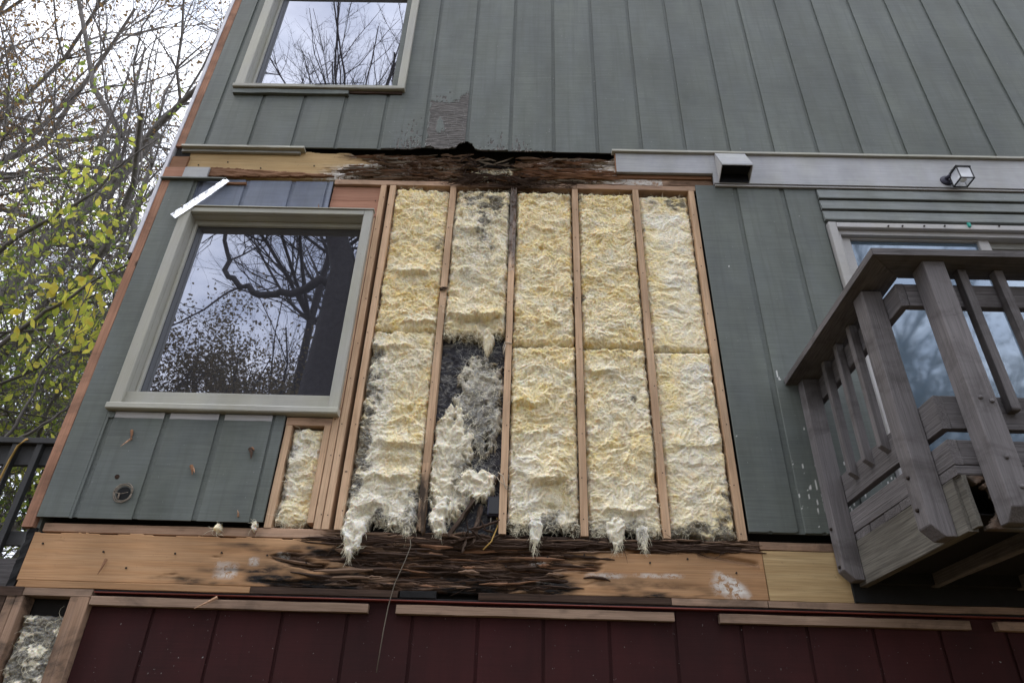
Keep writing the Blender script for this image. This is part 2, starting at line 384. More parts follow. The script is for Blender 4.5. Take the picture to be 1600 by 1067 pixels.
MAT['strand_grey'] = strand_mat('grey_glass_fibre', (.50, .50, .47))
def kraft():
    n = NT('dark_vapour_barrier'); a = n.noise(n.map((10, 10, 17)), 1, 9, .78, 1.8)
    c = n.ramp(a, [(.38, (.028, .028, .036)), (.52, (.075, .075, .085)), (.60, (.20, .20, .19)), (.72, (.50, .49, .42))])
    n.bump(a, .8, .01); return n.done(c, .95, spec=.1)
MAT['kraft'] = kraft()
def leaf_mat(name, cs, tr=.35):
    n = NT(name); t = n.t
    c = n.ramp(n.noise(n.map((2.3, 2.3, 2.3)), 1, 4, .8), [(.3+.4*i/(len(cs)-1), x) for i, x in enumerate(cs)])
    c = n.val(c, n.ramp(n.rand(), [(0, .75), (1, 1.1)]))
    n.done(c, .6); tl = t.nodes.new('ShaderNodeBsdfTranslucent'); n.L(c, tl.inputs[0])
    mx = t.nodes.new('ShaderNodeMixShader'); mx.inputs[0].default_value = tr
    n.L(n.b.outputs[0], mx.inputs[1]); n.L(tl.outputs[0], mx.inputs[2]); n.L(mx.outputs[0], n.out.inputs[0]); return n.m
MAT['leaf_yellow'] = leaf_mat('yellow_leaf', [(.80, .62, .05), (.85, .75, .16), (.55, .66, .10), (.82, .50, .12)], .6)
MAT['leaf_green'] = leaf_mat('green_foliage', [(.10, .17, .05), (.20, .29, .07), (.46, .50, .10), (.78, .66, .10)], .6)
MAT['leaf_dark'] = leaf_mat('dark_foliage', [(.10, .085, .04), (.18, .14, .06), (.24, .15, .06)], .5)
MAT['leaf_rust'] = leaf_mat('rust_foliage', [(.16, .10, .05), (.30, .18, .07), (.42, .27, .09)], .5)
MAT['bark'] = plain('grey_bark', (.17, .155, .145), .95, var=.45, scale=9, bump=.6)
MAT['bark_dark'] = plain('dark_bark', (.060, .054, .052), .95, var=.4, scale=9, bump=.6)
def ground_mat():
    n = NT('leaf_litter'); a = n.noise(n.map((6, 6, 6)), 1, 6, .7); b = n.noise(n.map((.4, .4, .4)), 1, 4)
    c = n.ramp(a, [(.3, (.04, .028, .018)), (.5, (.12, .075, .035)), (.7, (.22, .14, .05))]); c = n.mix(n.ramp(b, [(.45, 0), (.6, .6)]), c, (.05, .075, .02))
    n.bump(a, .6, .02); return n.done(c, .95)
MAT['ground'] = ground_mat()

# ------------------------------------------------------------------ ground
GZ = -2.6
gx = np.linspace(-1, 1, 61); GX, GY = np.meshgrid(np.sign(gx)*np.abs(gx)**2.2*400, np.sign(gx)*np.abs(gx)**2.2*400, indexing='ij')
GH = GZ + fbm(GX*.05, GY*.05, 3, 4)*np.clip(np.hypot(GX, GY)/30, 0, 1)*1.2
gi = np.arange(61*61).reshape(61, 61)
tag(mk('ground', np.stack([GX.ravel(), GY.ravel(), GH.ravel()], 1), np.stack([gi[:-1, :-1].ravel(), gi[1:, :-1].ravel(), gi[1:, 1:].ravel(), gi[:-1, 1:].ravel()], 1), MAT['ground'], None, True, center=False), kind='structure')

# ------------------------------------------------------------------ house
S = .4064; SY = -.016          # stud spacing, siding face
house = tag(empty('house', (0, 0, GZ)), 'green sided house whose front wall is stripped open to studs and rotten beams', 'house')
H = house
XR = 6.0; XL = -2.30; ZT = 5.3
plank('light_block_core', MAT['core'], H, XL, XR, .10, 7.0, GZ, ZT, ch=0)  # solid dark block added so no light passes through the house
plank('side_wall', MAT['siding'], H, XL-.05, XL-.002, .02, 7.0, GZ, ZT, ch=0)
plank('roof', MAT['roof'], H, XL-.25, XR+.2, .12, 7.3, ZT+.005, ZT+.15)

def boards(xs, z0, z1, name='siding_board', mat='siding', y=SY, gap=.026, special=None, gmat='groove', z0r=0.004):
    """grooved sheet: proud boards over a recessed backing"""
    MB().plank(xs[0]+.001, xs[-1]-.001, y+.009, y+.015, z0+.002, z1-.002, ch=0).build('siding_backing', MAT[gmat], H)
    for i, (a, b) in enumerate(zip(xs[:-1], xs[1:])):
        a2 = a+(gap/2 if i else 0); b2 = b-(gap/2 if i < len(xs)-2 else 0)
        if special and i in special: special[i](a2, b2, z0, z1); continue
        plank(name, MAT[mat], H, a2, b2, y, y+.0085, z0+random.uniform(-z0r, z0r*.3), z1, axis='z', seg=6, jit=.0006, ch=.0015)

# upper storey siding
G0 = -.037; P = .3048
gr = [-2.315]+[G0+P*k for k in range(-7, 20) if G0+P*k > -2.25]
gr = [g for g in gr if g < 5.6]+[5.62]
W2 = dict(x0=-2.105, x1=-.836, z0=3.205, z1=4.75)
def peel(kind):
    def f(a, b, z0, z1):
        zt = 3.45
        plank('siding_board', MAT['siding'], H, a, b, SY, SY+.0085, zt+.0005, z1, axis='z', seg=4, jit=.0004, ch=.0003)
        def bare(X, Z):
            u = (X-a)/(b-a); h = Z-z0; n1 = fbm(X*20, Z*60, 5, 4); n2 = fbm(X*55, Z*17, 9, 4)
            if kind == 'big':
                edge = .50+.09*sstep(.55, .95, u)+.03*pn(X*22, X*0+1, 3)
                m = (edge-h)/.03+n1*.7+n2*.9
                isl = np.exp(-((u-.32)/.13)**2-((h-.24)/.10)**2)*(sstep(.12, .2, h))
                m = np.minimum(m, 3-isl*6+n2*2.2)
                m = np.minimum(m, (u-.02)/.04+n2*1.5)
                m = np.maximum(m, n2*3-1.2-np.abs(h-.55)/.06)
            elif kind == 'left':
                m = n2*3.4-.35-((u-.72)/.30)**2*1.1-(h-.09)/.11
                m = np.maximum(m, (.018-h)/.01+n1*1.2-1.5*(1-u))
            else:
                m = n2*3.2-.55-((u-(.75 if kind == 'r1' else .12))/.3)**2*1.0-(h-.05)/.09
                m = np.maximum(m, (.008-h)/.01+n1)
            return sstep(-.15, .15, m)
        def wh(X, Z):
            h = Z-z0; n3 = fbm(X*90, Z*90, 21, 3)
            bq = bare(X, Z); return sstep(.95, 1.08, n3+np.exp(-(h/.015)**2)*.3+4*bq*(1-bq)*.7+(bq*.15 if kind == 'big' else 0))*(.8 if kind in ('big', 'r1', 'r2', 'left') else 0)*np.exp(-h/.4)
        def yf(X, Z):
            n1 = fbm(X*14, Z*110, 31, 4); bb = bare(X, Z); h = Z-z0
            return SY+bb*(.0022+.0022*n1)+np.where(h < .03, (.03-h)*-.10*(kind in ('r1',)), 0)
        def keep(X, Z):
            u = (X-a)/(b-a); h = Z-z0
            e = .010+.008*fbm(X*25, X*0, 41, 3)
            if kind == 'big': e = np.minimum(e+.03*sstep(.5, .9, u)+(.10+.05*pn(X*60, X*0, 44))*np.exp(-((u-1.02)/.13)**2)+.025*np.exp(-((u-.1)/.1)**2)+.012*np.abs(pn(X*90, X*0, 45)), .075+.02*pn(X*130, X*0, 47))
            if kind == 'r1': e = np.minimum(e+(.13+.06*pn(X*70, X*0, 46))*np.exp(-((u+.02)/.13)**2), .07+.02*pn(X*110, X*0, 48))-.012*np.exp(-((u-.5)/.35)**2)
            if kind == 'left': e = e*.7-.004+.012*np.exp(-((u-.95)/.12)**2)
            if kind == 'r2': e = e*.3
            return h > np.maximum(e, 0)
        relief('siding_board', MAT['siding'], H, a, b, z0, zt, .0035, yf, SY+.0085, keep, {'bare': bare, 'white': wh})
    return f
ui = {}
for i, (a, b) in enumerate(zip(gr[:-1], gr[1:])):
    c = (a+b)/2
    if abs(c-(-.80)) < .1: ui[i] = 'left'
    elif abs(c-(-.495)) < .1: ui[i] = 'big'
    elif abs(c-(-.19)) < .1: ui[i] = 'r1'
    elif abs(c-.115) < .1: ui[i] = 'r2'
ZU = 2.655
# columns left of and below the upper window are cut round it
def upper():
    sp = {i: peel(k) for i, k in ui.items()}
    def cutwin(a, b, z0, z1):
        plank('siding_board', MAT['siding'], H, a, b, SY, SY+.0085, z0, W2['z0']+.03, axis='z', seg=3, jit=.0006, ch=.0015)
        plank('siding_board', MAT['siding'], H, a, b, SY, SY+.0085, W2['z1']+.01, z1, axis='z', seg=1, jit=.0004, ch=.0015)
    for i, (a, b) in enumerate(zip(gr[:-1], gr[1:])):
        if a > W2['x0']-.05 and b < W2['x1']+.02 and i not in sp: sp[i] = cutwin
        elif b > W2['x0']+.02 and a < W2['x0']:       # straddles the left casing
            def f(a_, b_, z0, z1):
                plank('siding_board', MAT['siding'], H, a_, b_, SY, SY+.0085, z0, W2['z0']+.03, axis='z', seg=3, jit=.0006, ch=.0015)
                plank('siding_board', MAT['siding'], H, a_, W2['x0']+.01, SY, SY+.0085, W2['z0']+.0305, z1, axis='z', seg=4, jit=.0006, ch=.0015)
            sp[i] = f
    def f2(a, b, z0, z1):                             # board left of the peeled one runs past the window's right casing
        peel('left')(a, b, z0, z1)
    xs = gr
    for (xa, xb, za, zb) in ((xs[0], W2['x0']+.01, ZU+.004, ZT), (W2['x0']+.0102, W2['x1']-.01, ZU+.004, W2['z0']+.03), (W2['x0']+.0102, W2['x1']-.01, W2['z1']+.01, ZT), (W2['x1']-.0098, -.42, ZU+.03, ZT), (-.4198, -.26, ZU+.10, ZT), (-.2598, xs[-1], ZU+.01, ZT)):
        MB().plank(xa, xb, SY+.009, SY+.015, za, zb, ch=0).build('siding_backing', MAT['groove'], H)
    for i, (a, b) in enumerate(zip(xs[:-1], xs[1:])):
        a2 = a+(.013 if i else 0); b2 = b-.013
        if i in sp: sp[i](a2, b2, ZU, ZT)
        else: plank('siding_board', MAT['siding'], H, a2, b2, SY, SY+.0085, ZU+random.uniform(-.002, .003), ZT, axis='z', seg=8, jit=.0006, ch=.0015)
upper()

# left corner: bare cedar edge with white flashing
plank('corner_post', MAT['cedar'], H, -2.372, -2.317, SY+.001, .03, ZU-.01, ZT, axis='z', seg=10, jit=.0012)
plank('corner_post', MAT['cedar'], H, -2.372, -2.317, SY+.001, .03, -.03, 2.352, axis='z', seg=12, jit=.0012)
plank('corner_block', MAT['shim'], H, -2.365, -2.25, SY+.004, .03, 2.40, 2.55, seg=2, jit=.001)
plank('corner_block', MAT['core'], H, -2.36, -2.26, .0, .05, 2.56, ZU-.012, ch=0)
plank('corner_flashing', MAT['whitevinyl'], H, -2.396, -2.3725, SY-.006, .05, 1.69, ZT, axis='z', seg=10, jit=.001)
plank('corner_flashing_end', MAT['blackmetal'], H, -2.394, -2.374, SY-.004, .04, 1.655, 1.688, axis='z')

# lower storey siding: left of and under the window, right of the open wall
plank('siding_board', MAT['siding'], H, -2.315, -2.152, SY, SY+.0085, .0205, 2.35, axis='z', seg=8, jit=.0006)
MB().plank(-2.314, -2.13, SY+.009, SY+.015, .024, 2.348, ch=0).build('siding_backing', MAT['groove'], H)
lx = [-2.151, -2.124+.0, -1.83, -1.53, -1.245, -1.186]
MB().plank(-2.1295, -1.187, SY+.009, SY+.015, .024, .60, ch=0).build('siding_backing', MAT['groove'], H)
for a, b in ((-2.151, -2.137), (-2.108, -1.838), (-1.809, -1.542), (-1.513, -1.253), (-1.240, -1.186)):
    plank('siding_board', MAT['siding'], H, a, b, SY, SY+.0085, .02+random.uniform(-.003, .003), .603, axis='z', seg=5, jit=.0006)
for a, b in ((-2.14, -2.11), (-2.108, -1.838), (-1.809, -1.542), (-1.513, -1.253)):
    plank('paint_strip', MAT['doortrim'] if a > -2.12 else MAT['groove'], H, a+.002, b-.002, SY-.0012, SY+.0002, .566, .5985, ch=.0003, jit=.0012, seg=4)
MB().plank(1.214, 2.004, SY+.009, SY+.015, .034, 2.362, ch=0).build('siding_backing', MAT['groove'], H)
MB().plank(2.0045, 5.62, SY+.009, SY+.015, 2.045, 2.362, ch=0).build('siding_backing', MAT['groove'], H)
for a, b in ((1.212, 1.456), (1.487, 1.765), (1.797, 2.006)):
    def wh(X, Z): return sstep(1.18, 1.26, fbm(X*60, Z*14, 77, 4)+.62*np.exp(-((Z-.22)/.25)**2)*sstep(1.38, 1.5, X)+.8*np.exp(-((Z-.93)/.06)**2-((X-1.50)/.03)**2)+.5*np.exp(-((Z-.62)/.08)**2-((X-1.58)/.04)**2))
    relief('siding_board', MAT['siding'], H, a, b, .03, 2.3655, .006, lambda X, Z: SY+0*X+.0006*pn(X*8, Z*8, 3), SY+.0085, lambda X, Z: Z > .034+.004*pn(X*30, Z*0, 4), {'white': wh})
# faded blue-grey sheet above the big window
MB().plank(-2.175, -1.224, .012, .018, 2.066, 2.352, ch=0).build('siding_backing', MAT['blue_siding'], H)
for a, b in ((-2.150, -2.125), (-2.098, -1.815), (-1.786, -1.502), (-1.474, -1.262), (-1.248, -1.222)):
    plank('siding_board', MAT['blue_siding'], H, a, b, .003, .0115, 2.064, 2.353+random.uniform(-.006, .0), axis='z', seg=5, jit=.001)
plank('plywood_panel', MAT['cedar_x'], H, -1.217, -.885, .022, .034, 2.20, 2.325)
plank('plywood_panel', MAT['cedar_x'], H, -1.217, -.885, .020, .034, 2.06, 2.1985)

# header band between storeys: sound spruce left, rotten middle
def header_rot(X, Z):
    n = fbm(X*5, Z*16, 51, 4)
    m = sstep(-1.35, -.95, X+.35*(Z-2.45)*-2+n*.16)*(1-sstep(.52, .72, X+n*.1))
    return m
def header_hole(X, Z):
    return np.exp(-((X+.12+.3*(Z-2.5))/.25)**4)*sstep(2.37, 2.44, Z+.06*fbm(X*6, Z*9, 55, 3))
def header_y(X, Z):
    r = header_rot(X, Z); n = fbm(X*4.5, Z*52, 52, 5); n2 = np.abs(fbm(X*3, Z*22, 53, 4)); n3 = np.abs(fbm(X*12, Z*110, 57, 3))
    top = sstep(2.60, 2.635, Z+.015*pn(X*8, Z*0, 9))*r*.04
    y = .004+r*(-.006+.022*n+.030*n2+.012*n3)+top
    y = y+header_hole(X, Z)*.055
    y = y-r*.022*np.exp(-((Z-2.42-.02*pn(X*5, Z*0, 2))/.022)**2)*(X > -.2)*(X < .65)
    return np.minimum(y, .094)
def header_pale(X, Z):
    n = fbm(X*14, Z*30, 58, 4)
    return np.clip(np.exp(-((X+1.12-1.6*(Z-2.45))/.13)**2)*1.1*(Z < 2.52)+np.exp(-((X-.62)/.14)**2)*.8+.25*(n > .35)*header_rot(X, Z), 0, 1)
def header_stain_shade(X, Z):
    return np.clip(header_hole(X, Z)*1.0+.35*header_rot(X, Z)*sstep(.2, .6, fbm(X*4, Z*12, 59, 3))+sstep(2.618, 2.635, Z)*.8*(X > -1.3), 0, 1)  # painted shade in the hole and top gap, plus blotchy black decay
relief('header_beam', MAT['beam_y'], H, -2.26, .70, 2.372, 2.64, .0045, header_y, .098, lambda X, Z: (Z < 2.625+.01*fbm(X*8, Z*0, 60, 3)), {'rot': header_rot, 'pale': header_pale, 'black': header_stain_shade})[0]['label'] = 'header beam between storeys, decayed dark and crumbling in the middle'
plank('header_beam', MAT['beam_y'], H, .702, 1.36, .004, .09, 2.372, 2.62)
plank('drip_strip', MAT['trim'], H, -2.315, -1.46, SY-.03, .003, 2.617, 2.637, seg=8, jit=.0012)
plank('drip_strip', MAT['drip'], H, -2.315, -1.49, SY-.004, .003, 2.594, 2.6165, seg=8, jit=.0012)
# peeled brown strip, little grey trim board
def shim_keep(X, Z):
    t = (X+2.07)/.85; c = 2.405-.012*t; w = .038*(1-t)**.8+.006+.006*fbm(X*14, Z*0, 61, 3); return np.abs(Z-c) < w
relief('wood_sliver', MAT['shim'], H, -2.07, -1.22, 2.33, 2.47, .004, lambda X, Z: -.016+.006*fbm(X*8, Z*60, 62, 4), .003, shim_keep)
plank('trim_board', MAT['white'], H, -2.235, -2.07, -.032, -.012, 2.335, 2.432, seg=3, jit=.001)
plank('trim_board', MAT['cedar_x'], H, -2.372, -2.237, -.028, -.018, 2.336, 2.43, seg=3, jit=.001)
plank('drip_strip', MAT['groove'], H, -2.372, -1.93, -.04, -.01, 2.318, 2.331, seg=5, jit=.0015)
plank('wood_sliver', MAT['shim'], H, -1.98, -1.80, -.012, .002, 2.30, 2.318, seg=3, jit=.002)

# right white trim band with drip cap
plank('trim_board', MAT['white'], H, .690, 1.335, -.040, -.017, 2.452, 2.63, seg=8, jit=.0006)
plank('trim_board', MAT['white'], H, 1.3355, 5.62, -.040, -.017, 2.366, 2.63, seg=8, jit=.0006)
plank('trim_edge', MAT['shim'], H, .684, .6895, -.038, -.017, 2.455, 2.625)
plank('drip_cap', MAT['trim'], H, .665, 5.62, -.060, -.0165, 2.6305, 2.650, seg=14, jit=.0007)
plank('trim_backing', MAT['shim'], H, .70, 1.33, -.014, .003, 2.425, 2.451, seg=6, jit=.0015)
relief('header_strip', MAT['plate'], H, .66, 1.36, 2.372, 2.424, .004, lambda X, Z: .000+.004*fbm(X*10, Z*60, 66, 4), .003, None, {'pale': lambda X, Z: .9*(X < 1.0)+0*X, 'rot': lambda X, Z: .8*sstep(1.0, 1.1, X+.1*pn(X*9, Z*40, 5))})
plank('trim_strip', MAT['doortrim'], H, 1.34, 5.62, -.034, -.0165, 2.348, 2.3595, seg=8, jit=.0006)

# studs
def stud(x, w=.0381, z0=0.0, z1=2.3275, mat='stud', y0=0.0, label=None, seg=8, jit=.0008):
    o = plank('stud', MAT[mat], H, x-w/2, x+w/2, y0, .089, z0, z1, axis='z', seg=seg, jit=jit, ch=.002)
    if label: o['label'] = label
    return o
stud(-.8128); stud(.4064+.001); stud(.8128); stud(1.187-.003)
stud(-.4064, z0=.36); 
relief('stud', MAT['stud'], H, -.4064-.019, -.4064+.019, -.03, .36, .003, lambda X, Z: .0005+.003*fbm(X*60, Z*8, 70, 3), .089, lambda X, Z: Z > .0+.03*fbm(X*90, Z*0, 71, 2), {'black': lambda X, Z: .9*(1-sstep(.2, .36, Z+.05*pn(X*40, Z*10, 3)))})[0]['label'] = 'lower stud end stained black'
stud(0, z1=1.62)
relief('stud', MAT['stud'], H, -.020, .020, 1.62, 2.36, .003, lambda X, Z: .002+.010*np.abs(fbm(X*90, Z*7, 72, 4)), .089, lambda X, Z: Z < 2.33+.03*fbm(X*90, Z*0, 73, 2), {'rot': lambda X, Z: sstep(1.64, 1.8, Z+.08*pn(X*60, Z*6, 4)), 'pale': lambda X, Z: .25+0*X, 'black': lambda X, Z: .4*sstep(1.9, 2.2, Z)})[0]['label'] = 'decayed dark upper end of a stud'
# built-up posts by the window
for x, w, z1 in ((-.8755, .036, 2.3275), (-.9165, .036, 2.035), (-.955, .034, .555)):
    stud(x, w, 0.0 if x > -.95 else .03, z1)
stud(-1.163, .036, .0, .553)
plank('plate', MAT['plate'], H, -1.182, -.937, .0, .089, .5545, .600, seg=3, jit=.0008)
plank('window_buck', MAT['cedar'], H, -.905, -.897, .002, .07, .62, 2.06, axis='z', seg=6, jit=.001)
# plates
plank('plate', MAT['plate'], H, -1.21, -.43, .0, .089, 2.329, 2.3705, seg=10, jit=.0012)
relief('plate', MAT['plate'], H, -.429, .42, 2.329, 2.3705, .004, lambda X, Z: .002+.022*np.abs(fbm(X*9, Z*60, 74, 4))*np.exp(-((X+.02)/.3)**2), .089, None, {'rot': lambda X, Z: np.exp(-((X+.02)/.28)**4), 'black': lambda X, Z: .5*np.exp(-((X+.0)/.2)**2)})
plank('plate', MAT['plate'], H, .421, 1.215, .0, .089, 2.329, 2.3705, seg=10, jit=.0012)
plank('plate', MAT['plate'], H, -2.28, -1.215, .018, .089, -.043, .0, seg=8, jit=.001)
def bp_rot(X, Z): return np.clip(sstep(-.95, -.6, X+.1*fbm(X*5, Z*20, 75, 3))-.35*sstep(.95, 1.2, X), 0, 1)
relief('plate', MAT['plate'], H, -1.214, 1.26, -.046, -.001, .004, lambda X, Z: .004+bp_rot(X, Z)*(.012+.03*np.abs(fbm(X*7, Z*50, 76, 5))), .089, None, {'rot': bp_rot, 'black': lambda X, Z: .6*bp_rot(X, Z)})[0]['label'] = 'rotten bottom plate'
plank('plate', MAT['plate'], H, 1.262, 2.4, .012, .089, -.040, -.002, seg=6, jit=.001)

# lower rim beam
def rb(X, Z):
    n = fbm(X*3.5, Z*14, 81, 4); ztop = -.045
    c = np.exp(-((X+.20+.5*fbm(X*2.0, Z*9, 90, 3))/.74)**4)
    m = sstep(.25, .6, c+n*.35-(X > .15)*sstep(-.24, -.10, -.30-Z+.0)*.0)
    m = np.maximum(m, sstep(-.085, -.055, Z+.02*n)*(X > -.85)*(X < 1.1)*.9)
    fade = 1-sstep(.22, .55, X+n*.30+(Z+.16)*-1.2)
    return np.clip(m*np.where(Z < -.075, fade, 1), 0, 1)
def rb_black(X, Z):
    n = fbm(X*3, Z*18, 83, 4)
    low = np.exp(-((Z+.262+.02*n)/.05)**2)*sstep(-1.5, -1.1, X+n*.3)*(1-sstep(.8, 1.1, X+n*.25))
    mid = 1.0*np.exp(-((Z+.19+.05*n)/.04)**2-((X+.95)/.38)**2)+.9*np.exp(-((Z+.12-.03*n)/.022)**2-((X+1.0)/.34)**2)+.9*np.exp(-((Z+.24)/.03)**2-((X-.45)/.35)**2)
    cen = .55*np.exp(-((X+.25)/.55)**2)*sstep(-.1, .3, n)
    return np.clip(low*(.8+n)+mid*(.6+n)+cen, 0, 1)
def rb_pale(X, Z):
    a = 0*X
    for cx, cz, rx, rz in ((1.13, -.212, .115, .062), (-1.19, -.165, .028, .022), (-1.06, -.135, .03, .018), (.18, -.14, .04, .03), (.22, -.235, .05, .02), (.75, -.18, .12, .012), (.5, -.185, .09, .014), (-1.32, -.21, .06, .04)):
        a = a+np.exp(-((X-cx)/rx)**4-((Z-cz)/rz)**4)*(1.35 if rx > .09 and rz > .05 else .8)
    a = a-(X > 1.0)*sstep(-.03, .03, (Z+.20)+(X-1.12)*.9)*1.2
    return np.clip(a*(1+.7*fbm(X*11, Z*16, 89, 4))-.15, 0, 1)
def rb_y(X, Z):
    r = rb(X, Z); n = fbm(X*4, Z*54, 85, 5); n2 = np.abs(fbm(X*2.6, Z*26, 86, 4)); n3 = np.abs(fbm(X*12, Z*110, 87, 3))
    y = .002+r*(.006+.022*n+.030*n2+.012*n3)+.0012*pn(X*3, Z*4, 8)
    split = np.exp(-((Z+.075+(X-1.0)*.16+.0*n)/.010)**2)*sstep(.93, 1.0, X)*(1-sstep(1.22, 1.25, X))*.018
    return np.minimum(y+split, .08)
relief('rim_beam', MAT['beam'], H, -2.302, 1.262, -.279, -.0475, .0045, rb_y, .09, lambda X, Z: (Z < -.050+.006*fbm(X*7, Z*0, 88, 3)), {'rot': lambda X, Z: np.clip(rb(X, Z)+np.exp(-((Z+.085+(X-1.0)*.16)/.012)**2)*(X > .95)*(X < 1.24)*.6, 0, 1), 'black': rb_black, 'pale': rb_pale})[0]['label'] = 'lower rim beam, orange wood with a black rotten middle'
plank('rim_beam', MAT['beam_new'], H, 1.2655, 1.66, .004, .09, -.279, -.047, seg=6, jit=.0008)['label'] = 'newer yellow length of rim beam'
plank('shaded_ledger', MAT['black'], H, 1.6605, 5.0, -.010, .09, -.279, -.030, seg=6, jit=.0012)  # dark ledger, its black also painting in the balcony's shade on the beam
# ledger strip under the beam
for a, b, m_, l in ((-2.29, -1.18, 'beam', 'ledger'), (-1.179, -.48, 'rotwood', 'ledger'), (-.47, -.30, 'black', 'ledger'), (-.10, .80, 'rotwood', 'ledger'), (.805, 1.25, 'furring', 'ledger'), (1.255, 2.9, 'furring', 'ledger')):
    plank('ledger_strip', MAT[m_], H, a, b, -.002, .06, -.312, -.2805, seg=6, jit=.0012)
plank('flashing_strip', MAT['red_edge'], H, -1.91, 3.6, -.004, .08, -.328, -.3225, seg=10, jit=.0008)
plank('gap_shade_strip', MAT['black'], H, -1.91, 3.6, .004, .08, -.3222, -.3128, seg=10, jit=.0006)  # black strip fills the gap below the ledger, painting its shade
for a, b in ((-1.915, -.612), (-.481, .809), (1.02, 2.165), (2.29, 3.6)):
    plank('furring_board', MAT['furring'], H, a, b, -.004, .034, -.383, -.344, seg=8, jit=.0014)
# corner at the bottom left
plank('plate', MAT['furring'], H, -2.245, -1.918, -.002, .08, -.348, -.3135, seg=3, jit=.001)
plank('plate', MAT['rotwood'], H, -2.36, -2.247, -.006, .08, -.352, -.312, seg=2, jit=.003)
for x, w in ((-2.252, .036), (-2.293, .042), (-1.995, .038), (-1.948, .054)):
    plank('stud', MAT['stud_dirty'], H, x-w/2, x+w/2, .0 if x != -1.948 else -.004, .089, GZ+.1, -.3495, axis='z', seg=8, jit=.0008)
plank('corner_post', MAT['rotwood'], H, -2.37, -2.316, .0, .09, GZ+.1, -.353, axis='z', seg=6, jit=.002)
plank('tar_edge', MAT['black'], H, -2.34, -2.304, .004, .09, -.352, -.032, axis='z', seg=14, jit=.004)
# red wall below
for i in range(20):
    a = -1.92+i*.3048
    if a > 5: break
    plank('siding_board', MAT['red'], H, a, a+.29, .036, .045, GZ+.15, -.3295, axis='z', seg=4, jit=.0005)['label'] = 'dark red board of the storey below'
MB().plank(-1.9195, 5.6, .046, .052, GZ+.15, -.330, ch=0).build('siding_backing', MAT['red'], H)

# nails in studs and beams
nm = MB().tube([(0, 0, 0), (0, -.006, 0)], [.0028, .0034], 6).build('nail', MAT['nail'], H); nm.location = (-.8128, .001, .3)
def put_nail(x, z, y=0.001, s=1):
    o = nm.copy(); col.objects.link(o); o.location = (x, y, z); o.scale = (s, s, s)
for sx in (-.8128, -.4064, 0, .4064, .8128, 1.184, -.8755, -.9165):
    for k in range(9): put_nail(sx+random.uniform(-.012, .012), .08+k*.26+random.uniform(-.07, .07))
for k in range(16):
    x = -2.2+k*.22+random.uniform(-.06, .06); put_nail(x, random.choice([-.10, -.13, -.16, -.22])+random.uniform(-.01, .01), .001, 1.5)
for k in range(7): put_nail(-2.15+k*.19+random.uniform(-.05, .05), 2.5+random.uniform(-.08, .08), .004, 1.6)

pn_ = MB().tube([(0, 0, 0), (0, -.0012, 0)], [.0034, .0030], 6).build('siding_nail', MAT['groove'], H); pn_.location = (-2.28, SY-.0002, 2.9)
for x in [g+.06 for g in gr[8:20]]:
    for z in (2.70, 2.95, 3.3, 3.7, 4.1):
        o = pn_.copy(); col.objects.link(o); o.location = (x+random.uniform(-.02, .02), SY-.0002, z+random.uniform(-.03, .03))
# ------------------------------------------------------------------ windows of the house
def casing_window(x0, x1, z0, z1, ox0, ox1, oz0, oz1, label):
    """outer box, opening box; parts: casing pieces as sub-parts"""
    w = MB().plank(ox0+.002, ox1-.002, .072, .098, oz0+.002, oz1-.002, ch=0)
    win = w.build('window', MAT['glass'], H); win['label'] = label
    def sub(name, mat, *a, **k): return plank(name, MAT[mat], win, *a, **k)
    yF = -.042
    sub('casing', 'trim_v', x0, ox0, yF, -.006, z0+.04, z1-.0, axis='z', seg=6, jit=.0006, ch=.004)
    sub('casing', 'trim_v', ox1, x1, yF, -.006, z0+.04, z1-.0, axis='z', seg=6, jit=.0006, ch=.004)
    sub('casing', 'trim', ox0+.0005, ox1-.0005, yF+.001, -.006, oz1, z1, seg=6, jit=.0006, ch=.004)
    sub('sill', 'trim', x0-.004, x1+.004, yF-.012, .02, z0, z0+.038, seg=8, jit=.0008, ch=.006)
    sub('bottom_rail', 'trim', ox0+.0005, ox1-.0005, yF+.022, .02, z0+.0385, oz0, seg=4, jit=.0004, ch=.003)
    sub('jamb', 'trim_v', ox0-.012, ox0, -.0055, .071, z0+.04, oz1, axis='z', ch=.001)
    sub('jamb', 'trim_v', ox1, ox1+.012, -.0055, .071, z0+.04, oz1, axis='z', ch=.001)
    sub('jamb', 'trim', ox0, ox1, -.0055, .071, oz1, oz1+.012, ch=.001)
    sub('stop', 'trim_v', ox0+.0003, ox0+.018, .046, .0705, oz0, oz1-.0005, axis='z', ch=.003)
    sub('stop', 'trim_v', ox1-.018, ox1-.0003, .046, .0705, oz0, oz1-.0005, axis='z', ch=.003)
    sub('stop', 'trim', ox0+.0185, ox1-.0185, .046, .0705, oz1-.034, oz1-.0005, ch=.003)
    sub('stop', 'trim', ox0+.0185, ox1-.0185, .030, .0705, oz0-.02, oz0+.004, ch=.003)
    return win
casing_window(-2.150, -.905, .605, 2.062, -2.086, -.962, .725, 2.022, 'large fixed window in a deep sage casing')
plank('casing_cap', MAT['trim'], H, -2.156, -.899, -.050, -.004, 2.0625, 2.072, seg=5, jit=.0006)
casing_window(-2.105, -.836, 3.248, 4.74, -2.035, -.892, 3.315, 4.69, 'upper window with sagging loose board under its sill')
plank('loose_board', MAT['siding'], H, -2.098, -1.245, -.040, -.0165, 3.192, 3.236, seg=6, jit=.002, M=Matrix.Translation((-2.1, 0, 3.2)) @ Matrix.Rotation(-.008, 4, 'Y') @ Matrix.Translation((2.1, 0, -3.2)))
plank('loose_board', MAT['rotwood'], H, -1.24, -.85, -.028, -.0165, 3.222, 3.246, seg=6, jit=.003)
